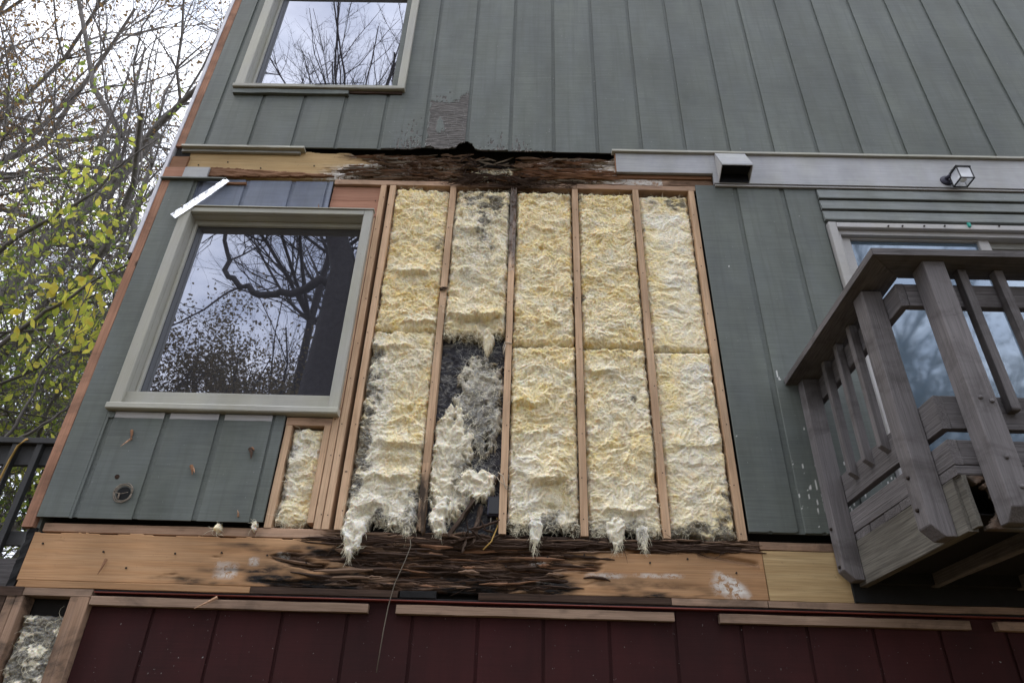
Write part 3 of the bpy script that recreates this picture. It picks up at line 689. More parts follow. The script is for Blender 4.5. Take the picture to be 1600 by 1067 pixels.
plank('loose_board', MAT['black'], H, -1.5, -1.14, -.060, -.055, 3.288, 3.292, seg=4, jit=.001, M=Matrix.Translation((-1.3, 0, 3.29)) @ Matrix.Rotation(-.06, 4, 'Y') @ Matrix.Translation((1.3, 0, -3.29)))

# sliding glass door behind the balcony
DZ0 = .04
door = MB().plank(2.155, 2.965, .030, .036, DZ0+.07, 1.945, ch=0).build('sliding_door', MAT['glass_door'], H); door['label'] = 'sliding glass door panel with blue sky reflection partly tinted in'
def ds(name, mat, *a, **k): return plank(name, MAT[mat], door, *a, **k)
ds('door_casing', 'doortrim', 2.012, 2.062, -.05, .004, DZ0-.02, 2.034, axis='z', seg=4, jit=.0004, ch=.004)
ds('door_casing', 'doortrim', 2.0625, 5.2, -.05, .004, 1.992, 2.034, seg=6, jit=.0005, ch=.004)
ds('door_frame', 'doortrim', 2.0625, 2.088, -.02, .06, DZ0, 1.991, axis='z')
ds('door_frame', 'doortrim', 2.0885, 5.2, -.02, .06, 1.957, 1.9905)
ds('stile', 'doortrim', 2.089, 2.1545, .010, .050, DZ0, 1.955, axis='z', ch=.003)
ds('stile', 'doortrim', 2.9655, 3.035, .010, .050, DZ0, 1.955, axis='z', ch=.003)
ds('door_rail', 'doortrim', 2.155, 2.965, .010, .050, 1.9455, 1.955)
ds('door_rail', 'doortrim', 2.155, 2.965, .010, .050, DZ0, DZ0+.0695)
ds('door_frame', 'drip', 3.036, 5.2, .052, .07, 1.86, 1.956)
ds('door_frame', 'drip', 3.036, 5.2, .035, .051, 1.91, 1.956)
door2 = MB().plank(3.04, 3.95, .074, .080, DZ0+.07, 1.859, ch=0).build('sliding_door', MAT['glass_door'], H); door2['label'] = 'recessed second glass door panel'
plank('stile', MAT['doortrim'], door2, 3.951, 4.02, .055, .09, DZ0, 1.859, axis='z')
door3 = MB().plank(4.03, 5.1, .030, .036, DZ0+.07, 1.945, ch=0).build('sliding_door', MAT['glass_door'], H); door3['label'] = 'third glass door panel at far right'
# three clapboards over the door
for k in range(3):
    z0 = 2.066+k*.0935
    m_ = MB(); m_.poly([(2.008+.0*k, -.036, z0), (2.008, -.038, z0+.004), (2.008, -.028, z0+.080), (2.008, -.0165, z0+.080), (2.008, -.0165, z0)], (3.6, 0, 0))
    m_.build('clapboard', MAT['clap'], H)
for px in (1388, 1410, 1444, 1476, 1561): p = at(px, 353, -.052); put_nail(p[0], p[2], -.052, 1.8)
p = at(1514, 351, -.055); MB().plank(p[0]-.008, p[0]+.008, -.062, -.0502, p[2]-.018, p[2]+.018, ch=.004).build('hook_clip', MAT['green_clip'], H)

# ------------------------------------------------------------------ insulation
def strands(name, parent, n, surf, rng, mat='strand', lmin=.02, lmax=.07, w=(.0002, .00055), out=.010, droop=.2, zone=None):
    X, Y, Z, kv = surf; ok = np.argwhere(kv[2:-2, 2:-2])+2
    if zone is not None:
        zz = zone(X[ok[:, 0], ok[:, 1]], Z[ok[:, 0], ok[:, 1]]); ok = ok[rng.random(len(ok)) < zz]
    if len(ok) == 0: return
    pick = ok[rng.integers(0, len(ok), n)]
    P0 = np.stack([X[pick[:, 0], pick[:, 1]], Y[pick[:, 0], pick[:, 1]]-.0005, Z[pick[:, 0], pick[:, 1]]], 1)
    seg = 6; L = rng.uniform(lmin, lmax, n); ang = rng.uniform(0, 2*np.pi, n)
    curl = rng.normal(0, 2.6, n)
    if droop > .8: ang = rng.normal(-np.pi/2, .38, n); curl = rng.normal(0, 1.1, n)
    W_ = rng.uniform(*w, n)
    V = np.zeros((n, seg+1, 2, 3)); p = P0.copy(); o = rng.uniform(.1, 1, n)*out
    for s in range(seg+1):
        t = s/seg; a = ang+curl*t
        d = np.stack([np.cos(a), -np.ones(n)*(1-2*t)*o/L*1.4, np.sin(a)-droop*t*1.5], 1)
        nrm = np.stack([-np.sin(a), np.zeros(n), np.cos(a)], 1)
        ww = (W_*(1-t)**.6+.0002)[:, None]
        V[:, s, 0] = p+nrm*ww; V[:, s, 1] = p-nrm*ww
        p = p+d*(L/seg)[:, None]
    base = (np.arange(n)*(seg+1)*2)[:, None]; s = np.arange(seg)[None]
    F = np.stack([base+2*s, base+2*s+1, base+2*s+3, base+2*s+2], -1).reshape(-1, 4)
    o = mk(name, V.reshape(-1, 3), F, MAT[mat], parent, True); o['kind'] = 'stuff'; return o
def batt(label, x0, x1, z0, z1, seed, bulge=.0, amp=1.0, ledges=(), grime=(), white=(), rag=0.0, extra=None, y0=.014, res=.0037, yb=.085, wisp=1.0, edge_grime=.5):
    def zb(X): return z0+rag*(.45+.9*fbm(X*9, X*0, seed+3, 4)+.35*pn(X*50, X*0, seed+8))
    def d_(X, Z):
        n = fbm(X*26, Z*26, seed+1, 3)*.007
        d = np.minimum(np.minimum(X-x0, x1-X), z1-Z-.004)+n
        return np.minimum(d, (Z-zb(X))*(1 if rag else 1)+n+.002)
    def lump(X, Z):
        wx = fbm(X*5, Z*5, seed+5, 3)*.05; wz = fbm(X*5+9, Z*5, seed+6, 3)*.05; x = X+wx; z = Z+wz
        h = .030*np.abs(pn(x*7, z*9, seed+10))+.013*np.abs(pn(x*20+z*6, z*24-x*5, seed+11))+.0060*(pn(x*46+z*10, z*52-x*9, seed+12)+.4)+.0046*fbm(X*80, Z*92, seed+13, 3)-.020*sstep(.38, .75, pn(x*13, z*15, seed+31))
        rd = 1-np.abs(pn(x*11+z*9, z*15-x*9, seed+14)*1.6); h = h+.004*np.clip(rd, 0, 1)**7
        rd = 1-np.abs(pn(x*26-z*13, z*34+x*12, seed+15)*1.7); h = h+.001*np.clip(rd, 0, 1)**6
        h = h+.012*pn(X*3, Z*3, seed+16)+.0024*fbm(X*120, Z*140, seed+17, 3)+.006*np.abs(fbm(x*34, z*40, seed+33, 4))
        for cx, cz, rx, rz, a in ledges:       # torn flap: swells going down, then drops off sharply
            zz = (Z-cz)-.03*pn(X*10, X*0, seed+19)-.25*((X-cx)/rx)**2*rz
            prof = np.where(zz > 0, np.exp(-(zz/rz)**1.3), np.exp(-(zz/.010)**2)*1.0)
            h = h+a*prof*np.exp(-((X-cx)/rx)**4)
        return h*amp
    def yf(X, Z):
        e = np.clip(d_(X, Z)/.028, 0, 1); rise = np.sqrt(1-(1-e)**2)
        return y0+.052-.052*rise-lump(X, Z)*(.25+.75*rise)-bulge*rise+.018
    def keep(X, Z): return d_(X, Z) > .0008
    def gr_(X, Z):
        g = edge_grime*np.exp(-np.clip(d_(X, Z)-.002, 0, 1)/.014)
        g = g+.42*sstep(.15, .8, fbm(X*6, Z*8, seed+50, 5))
        for cx, cz, rx, rz, a in grime: g = g+a*np.exp(-((X-cx)/rx)**2-((Z-cz)/rz)**2)*(.7+1.1*fbm(X*14, Z*20, seed+20, 4))
        if rag: g = g+(.62+.5*fbm(X*7, Z*7, seed+40, 3))*np.exp(-(np.clip(Z-z0, 0, 9)/.065)**2)
        return np.clip(g, 0, 1)
    def wh_(X, Z):
        g = .45*sstep(0, .6, fbm(X*5, Z*6, seed+22, 3))+.3*sstep(.1, .5, fbm(X*16, Z*22, seed+23, 3))
        for cx, cz, rx, rz, a in white: g = g+a*np.exp(-((X-cx)/rx)**2-((Z-cz)/rz)**2)
        return np.clip(g, 0, 1)
    b, surf = relief('insulation_batt', MAT['wool'], None, x0+.001, x1-.001, z0-(rag*1.2 if rag else 0), z1-.001, res, yf, yb, keep, {'grime': gr_, 'white': wh_})
    tag(b, label, 'insulation', 'fibreglass batts filling the bays between studs')
    rng = np.random.default_rng(seed); area = (x1-x0)*(z1-z0)
    cl_ = lambda X, Z: np.clip(1.02-1.15*gr_(X, Z), .06, 1)
    strands('fibres', b, int(3600*area*wisp), surf, rng, zone=cl_)
    strands('fibres', b, int(90*area*wisp), surf, rng, lmin=.03, lmax=.08, w=(.0004, .0012), out=.012, zone=cl_)
    if rag: strands('fibres', b, int(300*wisp*min(1, rag/.05)), surf, rng, lmin=.015, lmax=.045, w=(.0003, .0009), out=.008, droop=.4, zone=lambda X, Z: np.exp(-(Z-z0)/.05))
    return b, surf
hw = .0191
def bay(i): a = (-.8128, -.4064, 0, .4064, .8128, 1.184); return a[i]+hw, a[i+1]-hw
ZS = 1.115
b0, b1, b2, b3, b4 = (bay(i) for i in range(5))
batt('yellow wool batt in the leftmost tall bay, upper half, with a drooping torn flap', *b0, 1.19, 2.322, 100, ledges=((-.60, 1.60, .13, .07, .045), (-.52, 1.24, .13, .03, .030)), grime=((-.44, 1.78, .05, .12, .6), (-.78, 1.45, .03, .10, .5)), edge_grime=.45)
batt('torn batt in the leftmost tall bay, lower half, ragged white foot spilling over the beam', *b0, -.015, 1.188, 101, rag=.075, amp=1.15, ledges=((-.70, 1.06, .10, .035, .03), (-.55, .45, .14, .07, .04), (-.6, .27, .13, .05, .03), (-.68, .12, .09, .06, .03)),
     grime=((-.765, .75, .06, .22, 1.9), (-.77, .40, .055, .18, 1.9), (-.76, .98, .04, .08, 1.3), (-.46, .12, .04, .12, 1.2), (-.60, .07, .05, .05, 1.1), (-.77, .2, .04, .1, .8)), white=((-.72, .9, .1, .2, .9), (-.6, .08, .3, .16, 1.1), (-.70, .45, .07, .3, .9)), wisp=1.5, bulge=.004)
batt('dirty grey-brown batt under the hole in the header, sagging at its torn lower end', *b1, 1.13, 2.322, 102, rag=.05, amp=1.25, ledges=((-.20, 1.27, .17, .08, .05), (-.28, 1.95, .08, .06, .03)), grime=((-.24, 2.25, .12, .09, 1.3), (-.22, 2.02, .07, .14, 1.1), (-.10, 2.2, .1, .14, .9), (-.16, 1.80, .07, .07, .7), (-.1, 1.65, .1, .3, .3)), white=((-.2, 1.9, .2, .4, .7),), wisp=1.7, edge_grime=.6)
batt('golden batt in the third tall bay, upper half', *b2, ZS+.004, 2.315, 103, grime=((.12, 2.27, .13, .05, .55), (.24, 2.12, .06, .06, .4), (.2, 2.22, .1, .03, .5)), edge_grime=.45)
batt('batt in the third tall bay, lower half, with a big drooping pocket near its foot', *b2, .0, ZS-.004, 104, rag=.05, amp=1.1, ledges=((.22, .27, .10, .14, .07), (.13, .72, .09, .06, .04), (.10, .55, .12, .04, .02)), grime=((.2, .05, .2, .07, .8), (.33, .2, .03, .15, .6), (.16, .70, .03, .04, .3)), white=((.2, .1, .2, .13, .8), (.1, .45, .15, .12, .6)), wisp=1.4)
batt('pale yellow batt in the fourth tall bay, upper half, with dark smudges near its top', *b3, ZS-.004, 2.312, 105, grime=((.46, 2.28, .05, .05, .8), (.62, 2.27, .09, .02, .4), (.74, 1.95, .06, .06, .35), (.44, 1.45, .02, .06, .6)), edge_grime=.35)
batt('batt in the fourth tall bay, lower half, with white tufts hanging from its foot', *b3, .0, ZS-.012, 106, rag=.05, amp=.95, ledges=((.52, .93, .07, .05, .03), (.6, .13, .12, .05, .04)), grime=((.68, .05, .07, .06, .9), (.44, .05, .05, .06, .6), (.70, .78, .03, .03, .8), (.6, .9, .03, .02, .4)), white=((.6, .08, .2, .12, .9), (.65, .75, .12, .12, .7)), wisp=1.3)
batt('smooth pale batt in the rightmost bay, upper half, mildewed grey across its top', *b4, ZS-.018, 2.312, 107, amp=.48, grime=((.98, 2.25, .10, .06, .9), (1.10, 2.22, .07, .07, 1.1), (1.05, 2.0, .05, .03, .4), (1.15, 1.55, .02, .12, .9), (.85, 1.98, .02, .05, 1.0), (1.15, 1.3, .02, .1, .5)), white=((1.05, 1.5, .10, .5, .5), (.95, 2.0, .15, .15, .35)), wisp=.7, edge_grime=.3)
batt('smooth pale batt in the rightmost bay, lower half, creased and grey at its lower right', *b4, .0, ZS-.022, 108, amp=.55, rag=.015, ledges=((1.03, .50, .14, .05, .022), (1.03, .40, .12, .04, .018)), grime=((1.13, .22, .05, .12, 1.2), (1.05, .07, .1, .06, 1.1), (.93, 1.0, .015, .07, .8), (1.14, .6, .02, .2, .4), (.9, .03, .05, .03, .8)), white=((1.05, .6, .10, .5, .5),), wisp=.8)
batt('short batt in the small bay under the big window', -1.145, -.972, .002, .552, 109, amp=1.1, rag=.02, grime=((-1.13, .35, .03, .2, 1.2), (-1.13, .12, .02, .1, .8), (-1.05, .53, .08, .02, .8)), white=((-1.10, .35, .05, .25, 1.0), (-1.03, .45, .07, .06, .7)))
# torn remains in the second bay, lower half
bk, sf = relief('vapour_barrier', MAT['kraft'], H, b1[0], b1[1], -.02, 1.17, .006, lambda X, Z: .082-.020*np.abs(fbm(X*9, Z*12, 200, 4))-.010*np.abs(fbm(X*30, Z*40, 201, 3)), .0985)
strands('fibres', H, 420, sf, np.random.default_rng(5), mat='strand_grey', lmin=.03, lmax=.10, w=(.0002, .0006), out=.02, zone=lambda X, Z: np.clip(np.exp(-((X+.17)/.12)**2)*.9+.12, 0, 1)*(Z > .2))
def clump(label, x0, x1, z0, z1, seed, y0=.02, grime=(), white=1.0, amp=1.0, taper=False, yb=.09, hair=1):
    cx, cz, rx, rz = (x0+x1)/2, (z0+z1)/2, (x1-x0)/2, (z1-z0)/2
    def m(X, Z):
        t = np.clip((Z-z0)/(z1-z0), 0, 1.2); ex = np.ones_like(X) if not taper else .22+.9*t**.8
        return 1-(np.abs((X-cx-.25*rx*pn(Z*9, Z*0, seed))/(rx*ex))**2.6+np.abs((Z-cz)/rz)**2.6)-.75*np.abs(fbm(X*16, Z*13, seed, 4))+.12-(.5*np.abs(pn(X*70, Z*9, seed+9)))*np.clip(1-t*1.5, 0, 1)
    def lump(X, Z):
        x = X+.03*fbm(X*8, Z*8, seed+1, 3); z = Z+.03*fbm(X*8, Z*8, seed+2, 3)
        return .035*np.abs(pn(x*12, z*12, seed+3))+.018*np.abs(pn(x*28, z*22, seed+4))+.009*np.abs(pn(x*60, z*50, seed+5))+.004*np.abs(pn(x*120, z*100, seed+6))
    def yf(X, Z):
        e = np.clip(m(X, Z)/.5, 0, 1); return yb-(yb-y0)*np.sqrt(1-(1-e)**2)-lump(X, Z)*amp*e
    def gr_(X, Z):
        g = .34+.28*fbm(X*12, Z*12, seed+30, 3)+.45*np.exp(-m(X, Z)/.12)
        for a, b, c, d, s in grime: g = g+s*np.exp(-((X-a)/c)**2-((Z-b)/d)**2)
        return np.clip(g, 0, 1)
    b, surf = relief('insulation_tuft', MAT['wool'], None, x0-.02, x1+.02, z0-.02, z1+.02, .004, yf, yb+.002, lambda X, Z: m(X, Z) > .01, {'grime': gr_, 'white': lambda X, Z: white+0*X})
    tag(b, label, 'insulation', 'torn clumps of fibreglass wool')
    rng = np.random.default_rng(seed); k = int(2000*rx*rz*4)+10
    strands('fibres', b, k, surf, rng, lmin=.02, lmax=.055, w=(.0003, .0009), out=.010, droop=.5, zone=lambda X, Z: np.clip(1.02-1.1*gr_(X, Z), .1, 1))
    if hair: strands('fibres', b, 70 if taper else 50, surf, rng, lmin=.012, lmax=.035, w=(.0002, .0005), out=.006, droop=.9, zone=lambda X, Z: np.exp(-(Z-z0)/.04))
    return b
clump('tall grey-white clump left against the second stud in the dark lower bay', -.40, -.16, .0, .74, 301, y0=.040, grime=((-.22, .3, .06, .15, .6),), white=.8)
clump('cream clump hanging near the foot of the dark lower bay', -.26, -.03, .16, .345, 302, y0=.018, white=.75, amp=1.2)
clump('ragged white clump at the foot of the second stud', -.385, -.24, -.045, .20, 303, y0=.0, white=1.0, amp=1.2, taper=True)
clump('wispy grey clump across the middle of the dark lower bay', -.30, -.01, .38, 1.05, 304, y0=.046, white=1.0, amp=.8, grime=((-.15, .6, .2, .5, .70),))
clump('white tuft drooping from the sagging batt over the dark bay', -.17, -.07, 1.03, 1.20, 305, y0=.0, white=.6, taper=True)
clump('dangling white tuft at the lower left corner of the open wall', -.80, -.66, -.155, .06, 306, y0=-.014, white=1.0, yb=.02, taper=True)
clump('grey tuft hanging beside the foot of the second stud', -.51, -.43, -.06, .16, 307, y0=-.004, white=1.0, taper=True, grime=((-.46, .05, .04, .1, .5),))
clump('greenish wool showing through the hole in the header beam', -.33, .10, 2.375, 2.53, 308, y0=.045, white=.1, yb=.097, grime=((-.1, 2.5, .3, .05, 1.2), (-.25, 2.42, .12, .06, .9), (.02, 2.43, .07, .05, .7)))
clump('thin white tuft hanging below the third bay', .12, .21, -.075, .09, 309, y0=-.012, white=1.0, yb=.02, taper=True)
clump('curled white tuft hanging below the fourth bay', .50, .62, -.075, .10, 310, y0=-.010, white=1.0, yb=.02, taper=True)
clump('small grey tuft hanging at the right of the fourth bay', .65, .73, -.075, .06, 311, y0=-.008, white=1.0, yb=.02, taper=True, grime=((.69, .0, .03, .06, .6),))
clump('tiny white tuft poking out under the small bay siding edge', -1.235, -1.21, -.03, .03, 312, y0=-.012, white=1.0, yb=.015, hair=0)
clump('small cream tuft caught under the left siding edge', -1.42, -1.385, -.035, .015, 313, y0=-.01, white=.5, yb=.015, hair=0)
bb, _ = batt('dark grey insulation inside the bottom left cavity', -2.233, -2.015, -1.2, -.42, 110, y0=.03, wisp=.6, grime=((-2.12, -.45, .3, .8, 2.0), (-2.17, -.5, .06, .3, 1.3)), white=((-2.1, -.6, .3, .5, 1.0),), edge_grime=.9)  # darkened all over, most strongly towards the top

# debris at the foot of the dark bay
def stick(name, label, p, q, w, d, mat, y0=-.01, cat='debris', wob=.004):
    p = Vector(p); q = Vector(q); L = (q-p).length; dr = (q-p).normalized(); R_ = dr.to_track_quat('Z', 'Y').to_matrix().to_4x4()
    m = MB().plank(-w/2, w/2, -d/2, d/2, 0, L, axis='z', seg=7, jit=wob, ch=.002, M=Matrix.Translation(p) @ R_)
    o = m.build(name, MAT[mat]); tag(o, label, cat); return o
stick('wood_scrap', 'broad rotten splinter leaning right at the foot of the dark bay', at(700, 838, .02), at(745, 775, .03), .05, .016, 'rotstick')
stick('wood_scrap', 'short rotten scrap standing upright left of the junction box', at(738, 850, .0), at(752, 790, .03), .025, .012, 'rotstick')
stick('wood_scrap', 'rotten splinter lying low along the bottom plate', at(705, 848, -.008), at(742, 838, -.008), .03, .010, 'rotwood')
stick('wood_scrap', 'narrow splinter slanting behind the junction box', at(760, 780, .05), at(781, 740, .05), .03, .012, 'rotstick')
stick('wood_scrap', 'ragged grey chip dangling below the dark bay', at(722, 862, -.016), at(728, 842, -.01), .022, .006, 'rotstick')
bx = empty('junction_box', at(772, 790, .03)); tag(bx, 'small dark electrical box hanging beside the third stud with two wires', 'junction box')
p = at(772, 790, .02); MB().plank(p[0]-.032, p[0]+.032, .012, .06, p[2]-.05, p[2]+.05, ch=.006).build('box', MAT['purplemetal'], bx)
MB().plank(p[0]-.026, p[0]+.026, .006, .0118, p[2]-.044, p[2]+.044, ch=.003).build('cover', MAT['blackmetal'], bx)
MB().tube([at(767, 808, .02), at(766, 822, .01), at(764, 835, -.01)], .003, 5).build('wire', MAT['cord'], bx, True)
MB().tube([at(777, 808, .02), at(777, 822, .0), at(768, 845, -.015), at(755, 858, -.02)], .0035, 5).build('wire', MAT['yellowcord'], bx, True)
# hanging thin cable
cp_ = [at(641, 842, -.01), at(642, 852, -.03), at(633, 875, -.036), at(617, 910, -.03), at(607, 945, -.03), at(599, 985, -.02), at(588, 1050, .0)]
tag(MB().tube(cp_, .0022, 5).build('cable', MAT['cord'], None, True), 'thin grey cable dangling down across the rotten beam', 'cable')
# knot and ties
kn = MB()
for k in range(7):
    a = random.uniform(0, 6); c = Vector((-.4064, -.006, 1.47)); kn.tube([c+Vector((.022*math.cos(a+t*1.1), -.004-.006*math.sin(t), .012*math.sin(a+t*1.3))) for t in range(6)], .0022, 4)
tag(kn.build('twine_knot', MAT['rotwood'], None, True), 'dark knotted scrap stuck on the second stud', 'knot')
ti = MB().tube([at(800, 536, -.004), at(789, 534, -.01), at(786, 542, -.012), at(786, 553, -.010), at(790, 538, -.012)], .004, 5)
tag(ti.build('twine_tie', MAT['rope'], None, True), 'pale twine looped round the third stud at mid height', 'twine')
ti = MB().tube([at(778, 737, .0), at(786, 743, -.012), at(789, 760, -.01), at(797, 768, -.006)], .0025, 5).tube([at(776, 744, .0), at(781, 752, -.012), at(796, 762, -.008)], .002, 5)
tag(ti.build('twine_tie', MAT['rope'], None, True), 'thin twine crossing the third stud above the junction box', 'twine')

# loose rotten fibres on header and bottom beam
def rot_strands(parent, n, x0, x1, z0, z1, yfun, rng, label=None):
    X, Z = np.meshgrid(np.linspace(x0, x1, 200), np.linspace(z0, z1, 30), indexing='ij')
    Y = yfun(X, Z)
    P0i = rng.integers(2, 198, n); P0j = rng.integers(1, 29, n); m = MB()
    for i, j in zip(P0i, P0j):
        p = Vector((X[i, j], Y[i, j]-.003, Z[i, j])); L = rng.uniform(.03, .13); a = rng.normal(0, .25)+(math.pi if rng.random() < .5 else 0); pts = [p]
        for s in range(4):
            a += rng.normal(0, .25); p = p+Vector((math.cos(a), -rng.uniform(-.15, .2), math.sin(a)))*L/4; pts.append(p)
        m.tube(pts, [.0022, .002, .0016, .0012, .0004], 3, False)
    o = m.build('loose_fibres', MAT['rotwood'], parent); o['kind'] = 'stuff'; return o
_rng = np.random.default_rng(3)
rot_strands(H, 240, -1.0, .65, 2.38, 2.62, header_y, _rng)
rot_strands(H, 120, -.5, .45, 2.325, 2.385, lambda X, Z: -.004+0*X, _rng)
rot_strands(H, 110, -.9, 1.1, -.072, -.03, lambda X, Z: .0+0*X, _rng)
rot_strands(H, 120, -.8, .3, -.27, -.06, rb_y, _rng)
def slivers(parent, n, x0, x1, z0, z1, yfun, rng, mat, lr=(.05, .26), wr=(.003, .012), ang=.10, dens=None, name='rotten_slivers'):
    m = MB(); k = 0
    while k < n:
        x = rng.uniform(x0, x1); z = rng.uniform(z0, z1)
        if dens is not None and rng.random() > dens(x, z): k += .2; continue
        y = float(yfun(np.array([[x]]), np.array([[z]]))[0, 0]); L = rng.uniform(*lr); w = rng.uniform(*wr); a = rng.normal(0, ang); tilt = rng.normal(0, .04)
        V = []; ns = 6; bend = rng.normal(0, .004)
        for i in range(ns+1):
            t = i/ns; ww = w*(math.sin(math.pi*min(max(t, .04), .96))**.6)*rng.uniform(.7, 1.2); u = (t-.5)*L
            cx_ = x+u*math.cos(a); cz_ = z+u*math.sin(a)+bend*math.sin(t*3)+rng.normal(0, .0016); cy_ = y-.004+u*tilt-rng.uniform(0, .002)
            for dz, dy_ in ((ww, .002), (0, -ww*.7), (-ww, .002), (0, .006)): V.append((cx_, cy_+dy_, cz_+dz*rng.uniform(.8, 1.2)))
        F = [[i*4+j, i*4+(j+1) % 4, i*4+4+(j+1) % 4, i*4+4+j] for i in range(ns) for j in range(4)]+[[3, 2, 1, 0], [ns*4+j for j in range(4)]]
        m.add(V, F); k += 1
    o = m.build(name, MAT[mat], parent); o['kind'] = 'stuff'; return o
MAT['sliver_brown'] = wood('sliver_brown', 'x', (.32, .21, .145), (.19, .12, .08), knots=False, var=.4, grain=.9)
MAT['sliver_red'] = wood('sliver_red', 'x', (.36, .19, .11), (.21, .11, .065), knots=False, var=.4, grain=.9)
MAT['sliver_grey'] = wood('sliver_grey', 'x', (.42, .36, .29), (.26, .21, .17), knots=False, var=.4, grain=.9)
_r2 = np.random.default_rng(12)
hd = lambda x, z: float(header_rot(np.array([[x]]), np.array([[z]]))[0, 0])*(1-.75*float(header_hole(np.array([[x]]), np.array([[z]]))[0, 0]))
for mt, n_ in (('sliver_brown', 150), ('sliver_red', 80), ('sliver_grey', 60)):
    slivers(H, n_, -1.15, .72, 2.375, 2.632, header_y, _r2, mt, dens=hd)
slivers(H, 60, .02, .66, 2.40, 2.50, header_y, _r2, 'sliver_red', lr=(.12, .4), wr=(.006, .016), ang=.06)
slivers(H, 30, -.36, .12, 2.36, 2.42, lambda X, Z: -.012+0*X, _r2, 'rotwood', lr=(.06, .2), wr=(.005, .014), ang=.3)
slivers(H, 26, -.62, -.26, 2.52, 2.64, lambda X, Z: .02+0*X, _r2, 'sliver_brown', lr=(.06, .2), wr=(.005, .014), ang=.22)
slivers(H, 22, .02, .3, 2.50, 2.63, lambda X, Z: .02+0*X, _r2, 'sliver_brown', lr=(.06, .2), wr=(.005, .014), ang=.22)
slivers(H, 12, -.3, .05, 2.53, 2.64, lambda X, Z: .05+0*X, _r2, 'sliver_grey', lr=(.06, .16), wr=(.005, .012), ang=.5)
slivers(H, 16, -.36, -.26, 2.40, 2.60, lambda X, Z: .0+0*X, _r2, 'rotwood', lr=(.05, .13), wr=(.006, .014), ang=.9)
bd = lambda x, z: float(rb(np.array([[x]]), np.array([[z]]))[0, 0])
for mt, n_ in (('sliver_brown', 34), ('sliver_red', 22), ('rotwood', 110)):
    slivers(H, n_, -1.0, .6, -.262, -.055, rb_y, _r2, mt, dens=bd, ang=.06, lr=(.06, .3))
slivers(H, 120, -.9, 1.15, -.062, -.036, lambda X, Z: .002+0*X, _r2, 'rotwood', lr=(.06, .3), wr=(.003, .009), ang=.05)
slivers(H, 50, -.8, 1.2, -.05, -.005, lambda X, Z: .006+0*X, _r2, 'sliver_brown', lr=(.06, .25), wr=(.003, .008), ang=.05)
slivers(H, 14, -.25, -.05, -.045, .06, lambda X, Z: -.004+0*X, _r2, 'rotwood', lr=(.05, .13), wr=(.005, .014), ang=1.1)
# splinters and the pipe hole in the left siding
def splinter(px, py, qx, qy, w, mat='splinter'):
    a = Vector(at(px, py, -.02)); b = Vector(at(qx, qy, -.035)); m = MB().tube([a, (a+b)/2+Vector((w*.6, -.004, 0)), b], [w, w*.7, w*.15], 5)
    o = m.build('splinter', MAT[mat], H); return o
splinter(206, 672, 204, 686, .009, 'shim'); splinter(206, 684, 188, 697, .006)
splinter(299, 727, 300, 741, .010, 'shim'); splinter(301, 729, 304, 738, .006)
splinter(391, 700, 392, 716, .011, 'rotwood'); splinter(394, 699, 397, 703, .006, 'shim')
splinter(166, 873, 152, 897, .008, 'shim'); splinter(372, 806, 371, 796, .006)
splinter(340, 932, 303, 950, .008)
splinter(496, 330, 498, 318, .006, 'shim')
hp = Vector(at(193, 770, SY-.001))
m = MB().tube([hp+Vector((0, .006, 0)), hp+Vector((0, -.0006, 0))], [.034, .034], 20); m.build('pipe_hole', MAT['black'], H)
m = MB(); 
for k in range(3):
    r0 = .040+.004*k; m.tube([hp+Vector((r0*math.cos(t*math.pi/9), -.003-.002*k, r0*math.sin(t*math.pi/9)*1.02))+Vector((random.uniform(-.003, .003), 0, random.uniform(-.003, .003))) for t in range(19)], .0022, 4)
m.tube([hp+Vector((-.045, -.004, .004)), hp+Vector((-.01, -.01, -.006)), hp+Vector((.025, -.008, .004))], .002, 4)
m.tube([hp+Vector((-.02, -.003, .0)), hp+Vector((-.015, -.006, -.03))], .004, 4)
m.build('torn_caulk', MAT['sliver_grey'], H, True)
m = MB().tube([Vector(at(183, 744, SY))+Vector((0, .004, 0)), Vector(at(183, 744, SY-.004))], [.011, .012], 9); m.build('nail_hole', MAT['rotwood'], H)

# ------------------------------------------------------------------ mounted things
# foil strip above the big window
A_, B_, C_ = Vector(at(270, 338, -.055)), Vector(at(328, 300, -.045)), Vector(at(355, 281, -.03))
def strip(a, b, w, th):
    d = (b-a).normalized(); nrm = Vector((0, -1, 0)).cross(d).normalized(); m = MB(); n = 14; V = []
    for i in range(n+1):
        t = i/n; p = a+(b-a)*t
        for k, (u, v) in enumerate(((-1, 0), (-.1, -.010), (.05, -.001), (1, -.006))):
            V.append(tuple(p+nrm*(u*w/2+random.uniform(-.001, .001))+Vector((0, v+random.uniform(-.0015, .0015), 0))))
    base = len(V); V += [tuple(Vector(v)+Vector((0, th, 0))) for v in V]
    F = []
    for i in range(n):
        for k in range(3):
            q = [i*4+k, i*4+k+1, (i+1)*4+k+1, (i+1)*4+k]; F.append(q); F.append([x+base for x in reversed(q)])
        for k in (0, 3): F.append([i*4+k, (i+1)*4+k, (i+1)*4+k+base, i*4+k+base])
    for i in (0, n):
        for k in range(3): F.append([i*4+k, i*4+k+1, i*4+k+1+base, i*4+k+base])
    m.add(V, F); return m
st = empty('flashing_strip', tuple(A_)); tag(st, 'shiny bent aluminium flashing strip stuck above the corner of the big window', 'metal strip')
strip(A_, B_, .048, .0012).build('long_leaf', MAT['foil'], st); strip(B_-Vector((.004, -.003, 0)), C_, .042, .0012).build('bent_end', MAT['foil'], st)

